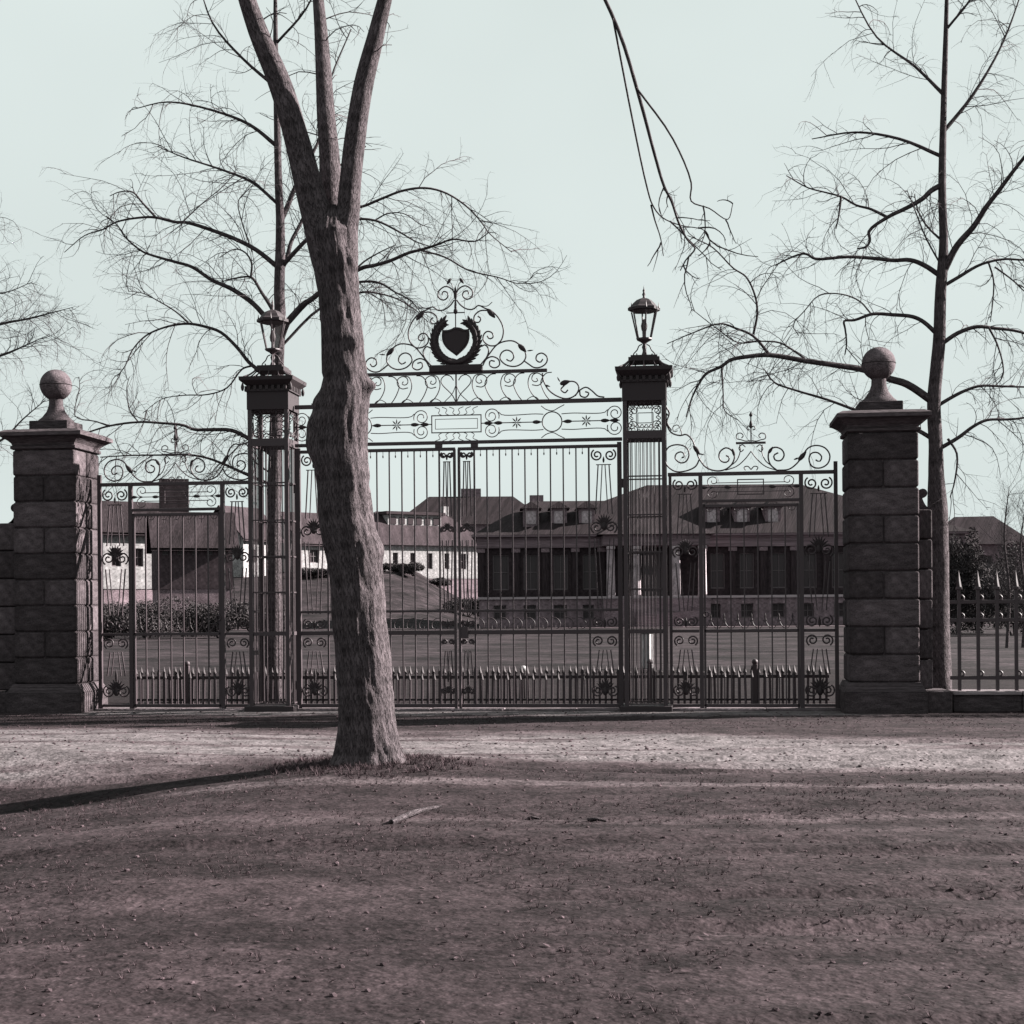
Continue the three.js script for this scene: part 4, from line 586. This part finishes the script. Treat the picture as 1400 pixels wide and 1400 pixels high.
function cottage(label, px, fw, py, o) { // o: w,h,d, roof rise, turn, wins, roof colour
  const p = atF(px, py, fw), g = thing('white_house', label, 'house', [p.x, p.y, p.z], 'houses on the rise'); g.rotation.y = YAW + o.turn;
  const { w, h, d, rise } = o, wm = o.wall || limewash;
  const holes = o.wins.map(([a, b, ww, hh]) => [a - ww / 2 + w / 2, b - hh / 2, a + ww / 2 + w / 2, b + hh / 2]);
  part('wall', wallHoles(w, h, 0.3, holes), wm, g, [-w / 2, 0, d / 2 - 0.3]); for (const [a, b, ww, hh] of o.wins) windowIn(g, a, b, d / 2 - 0.2, ww, hh);
  part('side_wall', box(0.3, h, d - 0.32, w / 2 - 0.15, h / 2, -0.16), wm, g); part('side_wall', box(0.3, h, d - 0.32, -w / 2 + 0.15, h / 2, -0.16), wm, g); part('back_wall', box(w - 0.64, h, 0.3, 0, h / 2, -d / 2 + 0.15), wm, g); part('foundation', box(w - 0.1, 4, d - 0.1, 0, -2.01, 0), stoneMid, g);
  const e = 0.5; if (o.gable) { const gx0 = -w / 2 - e, gx1 = w / 2 + e, z0 = -d / 2 - e, z1 = d / 2 + e, ez = rise / (d / 2) * e; part('roof', prism([[[gx0, h - ez, z1], [gx1, h - ez, z1], [gx1, h + rise, 0], [gx0, h + rise, 0]], [[gx1, h - ez, z0], [gx0, h - ez, z0], [gx0, h + rise, 0], [gx1, h + rise, 0]], [[gx0, h - ez - 0.2, z1], [gx0, h + rise - 0.2, 0], [gx1, h + rise - 0.2, 0], [gx1, h - ez - 0.2, z1]], [[gx1, h - ez - 0.2, z0], [gx1, h + rise - 0.2, 0], [gx0, h + rise - 0.2, 0], [gx0, h - ez - 0.2, z0]]]), o.roof || slate, g); part('gable', prism([[[w / 2 - 0.01, h, d / 2], [w / 2 - 0.01, h, -d / 2], [w / 2 - 0.01, h + rise - 0.25, 0]]]), wm, g); part('gable', prism([[[-w / 2 + 0.01, h, d / 2], [-w / 2 + 0.01, h + rise - 0.25, 0], [-w / 2 + 0.01, h, -d / 2]]]), wm, g); }
  else part('roof', hip(-w / 2 - e, w / 2 + e, -d / 2 - e, d / 2 + e, h - 0.05, h + rise, -w / 2 + d * 0.4, w / 2 - d * 0.4), o.roof || slate, g);
  for (const [cx, cz, cw, ch] of o.chim || []) part('chimney', box(cw, ch, cw, cx, h + rise * 0.7 + ch / 2, cz), wm, g);
  return g;
}
const roofMid = std({ color: dusk(0.06), map: stoneMap, roughness: 0.9 });
{ const row = (n, a, b, y, w, h) => Array.from({ length: n }, (_, i) => [lerp(a, b, i / (n - 1)), y, w, h]);
  const a = cottage('low white house with small upright windows and a long sloping roof behind the trunk', 562, 190, 792, { w: 17, h: 4, d: 9, rise: 4.2, turn: 0.6, wins: row(7, -7.2, 7.2, 2.1, 0.7, 1.9), roof: roofMid, chim: [[5.4, -1, 0.9, 2.2]] });
  part('clerestory', box(7.5, 1.5, 2.4, -0.6, 7.0, 0.8), limewash, a); part('clerestory_roof', box(8.3, 0.35, 3.2, -0.6, 7.95, 0.8), roofMid, a); for (let k = 0; k < 6; k++) part('clerestory_window', box(0.75, 0.9, 0.1, -3.6 + k * 1.2, 7.05, 2.02), paneMat, a);
  cottage('white house with square windows glimpsed between lantern pillar and trunk', 432, 180, 793, { w: 9, h: 4.4, d: 8, rise: 3.4, turn: 0.7, wins: row(3, -2.8, 2.8, 2.6, 1.2, 1.5), roof: roofMid, gable: true });
  cottage('small white gabled house seen through the screen beside the lantern pillar', 328, 170, 790, { w: 6, h: 4.6, d: 6, rise: 3.2, turn: 1.05, wins: row(2, -1.4, 1.4, 2.3, 0.8, 1.4), roof: roofMid, gable: true });
  const bd = cottage('dark slate-roofed house with row of small windows seen through the pedestrian gate', 262, 120, 806, { w: 5.6, h: 3.5, d: 6, rise: 2.5, turn: 0.3, wins: row(5, -2.2, 2.2, 2.9, 0.5, 0.7), wall: std({ color: dusk(0.08), map: stoneMap, roughness: 0.95 }), gable: true });
  part('chimney', box(2.2, 3.4, 1.2, -1.1, 7.0, -2.2), brickDark, bd);
  cottage('pale gabled house with dark roof close by the sunlit stone pier', 172, 130, 806, { w: 6, h: 5, d: 6, rise: 2.4, turn: 0.6, wins: row(3, -1.9, 1.9, 2.6, 0.8, 1.5), gable: true, roof: slate });
  cottage('low pale house seen between shrubs beyond the spiked railing', 1332, 140, 800, { w: 9, h: 3.6, d: 7, rise: 2.6, turn: -0.25, wins: row(4, -3, 3, 1.9, 0.8, 1.3), wall: stoneMid, roof: roofMid });
  const hb = cottage('large hip-roofed house with a broad chimney behind the low white house', 645, 250, 800, { w: 24, h: 9.5, d: 13, rise: 4.8, turn: 0.05, wins: row(6, -9, 9, 6, 1.1, 2), wall: stoneMid }); part('chimney', box(3.2, 2, 1.6, 0, 14.6, -1), stoneMid, hb);
}

// ---------------------------------------------------------------- shrubs
const leafMats = [dusk(0.034, 0.5), dusk(0.042, 0.5), dusk(0.03, 0.5)].map((c) => std({ color: c, roughness: 0.92, side: THREE.DoubleSide }));
function shrub(label, group, p, w, h, d, n, seed, size = 0.075) {
  const g = thing('shrub', label, 'shrub', [p.x, p.y, p.z], group), r = rng(seed), P = [], N = [];
  const lobes = []; for (let i = 0; i < 9; i++) lobes.push([(r() - 0.5) * w * 0.75, h * (0.25 + r() * 0.5), (r() - 0.5) * d * 0.6, w * (0.14 + r() * 0.14), h * (0.18 + r() * 0.16)]);
  for (let i = 0; i < n; i++) { const L = lobes[Math.floor(r() * 9)], a = r() * 6.283, b = Math.acos(2 * r() - 1), rr = 0.6 + 0.5 * r(), x = L[0] + Math.sin(b) * Math.cos(a) * L[3] * rr, y = Math.max(0.02, L[1] + Math.cos(b) * L[4] * rr), z = L[2] + Math.sin(b) * Math.sin(a) * L[3] * rr; const u = V(r() - 0.5, r() - 0.5, r() - 0.5).normalize().multiplyScalar(size * (0.6 + r())), v = V(r() - 0.5, r() - 0.5, r() - 0.5).normalize().multiplyScalar(size * 0.5); P.push(x - u.x, y - u.y, z - u.z, x + v.x, y + v.y, z + v.z, x + u.x, y + u.y, z + u.z, x - u.x, y - u.y, z - u.z, x + u.x, y + u.y, z + u.z, x - v.x, y - v.y, z - v.z); }
  const q = new THREE.BufferGeometry(); q.setAttribute('position', new THREE.Float32BufferAttribute(P, 3)); q.computeVertexNormals(); stuff(part('foliage', q, leafMats[seed % 3], g));
  for (let k = 0; k < 4; k++) part('stem', limb([V((r() - 0.5) * 0.3, -0.2, (r() - 0.5) * 0.3), V((r() - 0.5) * w * 0.3, h * 0.3, (r() - 0.5) * d * 0.3), V((r() - 0.5) * w * 0.6, h * 0.65, (r() - 0.5) * d * 0.5)], [0.06, 0.045, 0.02], 5, 3), bark, g);
}
const gp = (px, fw, up = 0) => { const p = atF(px, V0, fw); return V(p.x, farHeight(p.x, p.z) + up, p.z); };
[[1308, 72, 2.4, 4.9], [1338, 76, 4, 3.5], [1385, 70, 3.4, 3.3], [1420, 74, 4, 4.6], [1368, 88, 6, 4.2]].forEach(([px, fw, w, h], i) => shrub('dense evergreen shrub in the bank beyond the spiked railing', 'shrubs beyond the railing', gp(px, fw), w, h, w * 0.8, 9000, 200 + i));
[[150, 75, 3, 2.0], [200, 80, 4, 2.2], [250, 84, 4, 1.7], [300, 78, 4, 1.9], [345, 90, 4, 1.8]].forEach(([px, fw, w, h], i) => shrub('low dark shrub at the lawn edge below the dark house', 'shrubs below the houses', gp(px, fw), w, h, w * 0.8, 6000, 240 + i));
[[526, 176, 3, 0.9], [552, 174, 3.4, 1.1], [566, 172, 3, 1.3], [600, 172, 3, 0.9], [640, 140, 4, 1.8], [430, 165, 4, 1.1]].forEach(([px, fw, w, h], i) => shrub('round shrub on the slope under the low white house', 'shrubs below the white house', gp(px, fw), w, h, w * 0.8, 4000, 280 + i, 0.12));
{ // thin bare saplings over the railing
  for (const [px, h, sd] of [[1376, 5.2, 5], [1398, 4.6, 8]]) { const p = gp(px, 50), g = thing('sapling', 'thin bare sapling among the shrubs beyond the railing', 'tree', [p.x, p.y, p.z], 'saplings beyond the railing'), r = rng(sd), tw = []; const q = [V(0, -0.1, 0), V(0.08, h * 0.35, 0.05), V(-0.05, h * 0.7, 0), V(0.1, h, 0.1)]; part('trunk', limb(q, [0.06, 0.045, 0.03, 0.01], 6, 4), bark, g); twigsFrom(q, 0.03, r, tw, 0, 1.5, -0.5); stuff(part('twigs', mergeGeometries(tw), twigMat, g)); }
}

// ---------------------------------------------------------------- posts on the drive, litter, sticks, tufts
{ const p = onGround(885, 914), g = thing('marker_post', 'square pale stone marker post at the lawn edge behind the lantern pillar', 'post', [p.x, 0, p.z]); g.rotation.y = -0.45; part('shaft', rbox(0.22, 0.8, 0.22, 0.02, 0, 0.4, 0), limewash, g); part('cap', rbox(0.26, 0.06, 0.26, 0.015, 0, 0.83, 0), limewash, g);
  const q = onGround(716, 956), h = thing('bollard', 'short dark bollard with pale rounded top on the drive behind the double gate', 'bollard', [q.x, 0, q.z]); part('shaft', new THREE.CylinderGeometry(0.055, 0.075, 0.44, 10), ironMatt, h, [0, 0.22, 0]); part('cap', new THREE.SphereGeometry(0.06, 10, 8), limewash, h, [0, 0.46, 0]); }
{ const r = rng(66); for (const [x, y, x2, y2, rr, lb] of [[535, 1123, 602, 1100, 0.02, 'long fallen branch lying on the earth near the thick trunk'], [722, 1113, 738, 1113.5, 0.012, 'short dark stick lying on the bare earth below the gravel'], [803, 1118, 829, 1118.5, 0.014, 'dark stick lying flat on the earth away from the trunk']]) {
  const a = onGround(x, y), b = onGround(x2, y2); a.y = height(a.x, a.z) + rr * 0.6; b.y = height(b.x, b.z) + rr * 0.6; const m = a.clone().lerp(b, 0.5).add(V((r() - 0.5) * 0.04, 0.01, (r() - 0.5) * 0.05)); const o = part(numbered('fallen_stick'), limb([a.clone().lerp(b, -0.01), a, m, b, b.clone().lerp(a, -0.02)], [0.001, rr, rr * 0.9, rr * 0.5, 0.001], 7, 6, 0.15), bark, scene); o.userData.label = lb; o.userData.category = 'stick'; o.userData.group = 'sticks on the ground'; } }
function scatter(name, label, geo, mat, n, seed, place, cols) {
  const m = new THREE.InstancedMesh(geo, mat, n), r = rng(seed), q = new THREE.Quaternion(), e = new THREE.Euler(), M = new THREE.Matrix4(), c = new THREE.Color(); let k = 0, guard = 0;
  while (k < n && guard++ < n * 60) { const s = place(r); if (!s) continue; e.set(s.tx || 0, r() * 6.283, s.tz || 0); q.setFromEuler(e); M.compose(V(s.x, s.y, s.z), q, V(s.s, s.sy || s.s, s.s)); m.setMatrixAt(k, M); const v = cols[0] + r() * (cols[1] - cols[0]); c.setRGB(v * 1.22, v * 0.87, v * 0.97); m.setColorAt(k, c); k++; }
  m.count = k; m.name = name; m.castShadow = m.receiveShadow = true; m.userData = { kind: 'stuff', label, category: name.replace(/_/g, ' ') }; scene.add(m); return m;
}
{
  const leaf = new THREE.BufferGeometry(); leaf.setAttribute('position', new THREE.Float32BufferAttribute([-1, 0, 0, -0.2, 0.25, 0.55, 0.1, 0.05, 0, -0.2, 0.2, -0.5, 1, 0.3, 0.05, 0.1, 0.05, 0], 3)); leaf.setIndex([0, 1, 2, 0, 2, 3, 1, 4, 2, 2, 4, 3]); leaf.computeVertexNormals();
  const lm = std({ color: 0xffffff, roughness: 0.9, side: THREE.DoubleSide });
  const anywhere = (r, keep) => { const z = 0.25 + Math.pow(r(), 0.8) * 16, x = -9 + r() * 18; return r() < keep(x, z) ? [x, z] : null; };
  scatter('leaf_litter', 'dry fallen leaves scattered over earth and gravel', leaf, lm, 3500, 71, (r) => { const p = anywhere(r, (x, z) => (z < 3.2 ? 0.9 : 0.3) * (1 - 0.8 * gravel(x, z)) * smooth(0.3, 0.6, fbm(x * 0.9, z * 1.5, 3))); if (!p) return null; return { x: p[0], y: height(p[0], p[1]) + 0.004, z: p[1], s: 0.008 + r() * 0.016, tx: (r() - 0.5) * 0.6, tz: (r() - 0.5) * 0.6 }; }, [0.015, 0.06]);
  const peb = new THREE.IcosahedronGeometry(1, 0);
  scatter('pebbles', 'small loose pebbles strewn on the gravel', peb, std({ color: 0xffffff, roughness: 0.95 }), 5000, 72, (r) => { const p = anywhere(r, (x, z) => 0.12 + 0.5 * gravel(x, z)); if (!p) return null; const s = 0.004 + Math.pow(r(), 5) * 0.017; return { x: p[0], y: height(p[0], p[1]) + s * 0.2, z: p[1], s, sy: s * 0.6 }; }, [0.02, 0.07]);
  scatter('earth_clods', 'small crumbs of earth lying on the ground', peb, std({ color: 0xffffff, roughness: 1 }), 6000, 75, (r) => { const p = anywhere(r, (x, z) => 0.15 + 0.85 * smooth(0.42, 0.6, fbm(x * 1.3 + 4, z * 3, 3)) * (1 - 0.7 * gravel(x, z))); if (!p) return null; const s = 0.003 + Math.pow(r(), 4) * 0.014; return { x: p[0], y: height(p[0], p[1]) + s * 0.15, z: p[1], s, sy: s * 0.7 }; }, [0.02, 0.05]);
  const tuft = (() => { const P = [], r = rng(8); for (let i = 0; i < 9; i++) { const a = r() * 6.283, l = 0.5 + r() * 0.6, b = 0.4 + r() * 0.5, w = 0.05; const dx = Math.cos(a), dz = Math.sin(a); P.push(-dz * w, 0, dx * w, dz * w, 0, -dx * w, dx * b, l, dz * b); } const g = new THREE.BufferGeometry(); g.setAttribute('position', new THREE.Float32BufferAttribute(P, 3)); g.computeVertexNormals(); return g; })();
  scatter('grass_tufts', 'short dry grass tufts on the bare earth', tuft, lm, 22000, 73, (r) => { const p = anywhere(r, (x, z) => { const d = Math.hypot(x - treeP.x, z - treeP.z); const t = smooth(1.5, 0.35, d) * (d > 0.28 ? 1 : 0); return Math.max(t, ((z > 6.5 || z < 2.6 ? 0.3 : 0.05) * smooth(0.46, 0.66, fbm(x * 0.7 + 9, z * 1.4, 4)) + 0.03) * (1 - gravel(x, z))); }); if (!p) return null; const near = Math.hypot(p[0] - treeP.x, p[1] - treeP.z) < 0.9 ? 1.7 : 1, s = (0.014 + r() * r() * 0.036) * near; return { x: p[0], y: height(p[0], p[1]) - 0.004, z: p[1], s }; }, [0.02, 0.06]);
}

scene.traverse((o) => { if (o.isMesh) { o.castShadow = true; o.receiveShadow = true; } });
renderer.render(scene, camera);
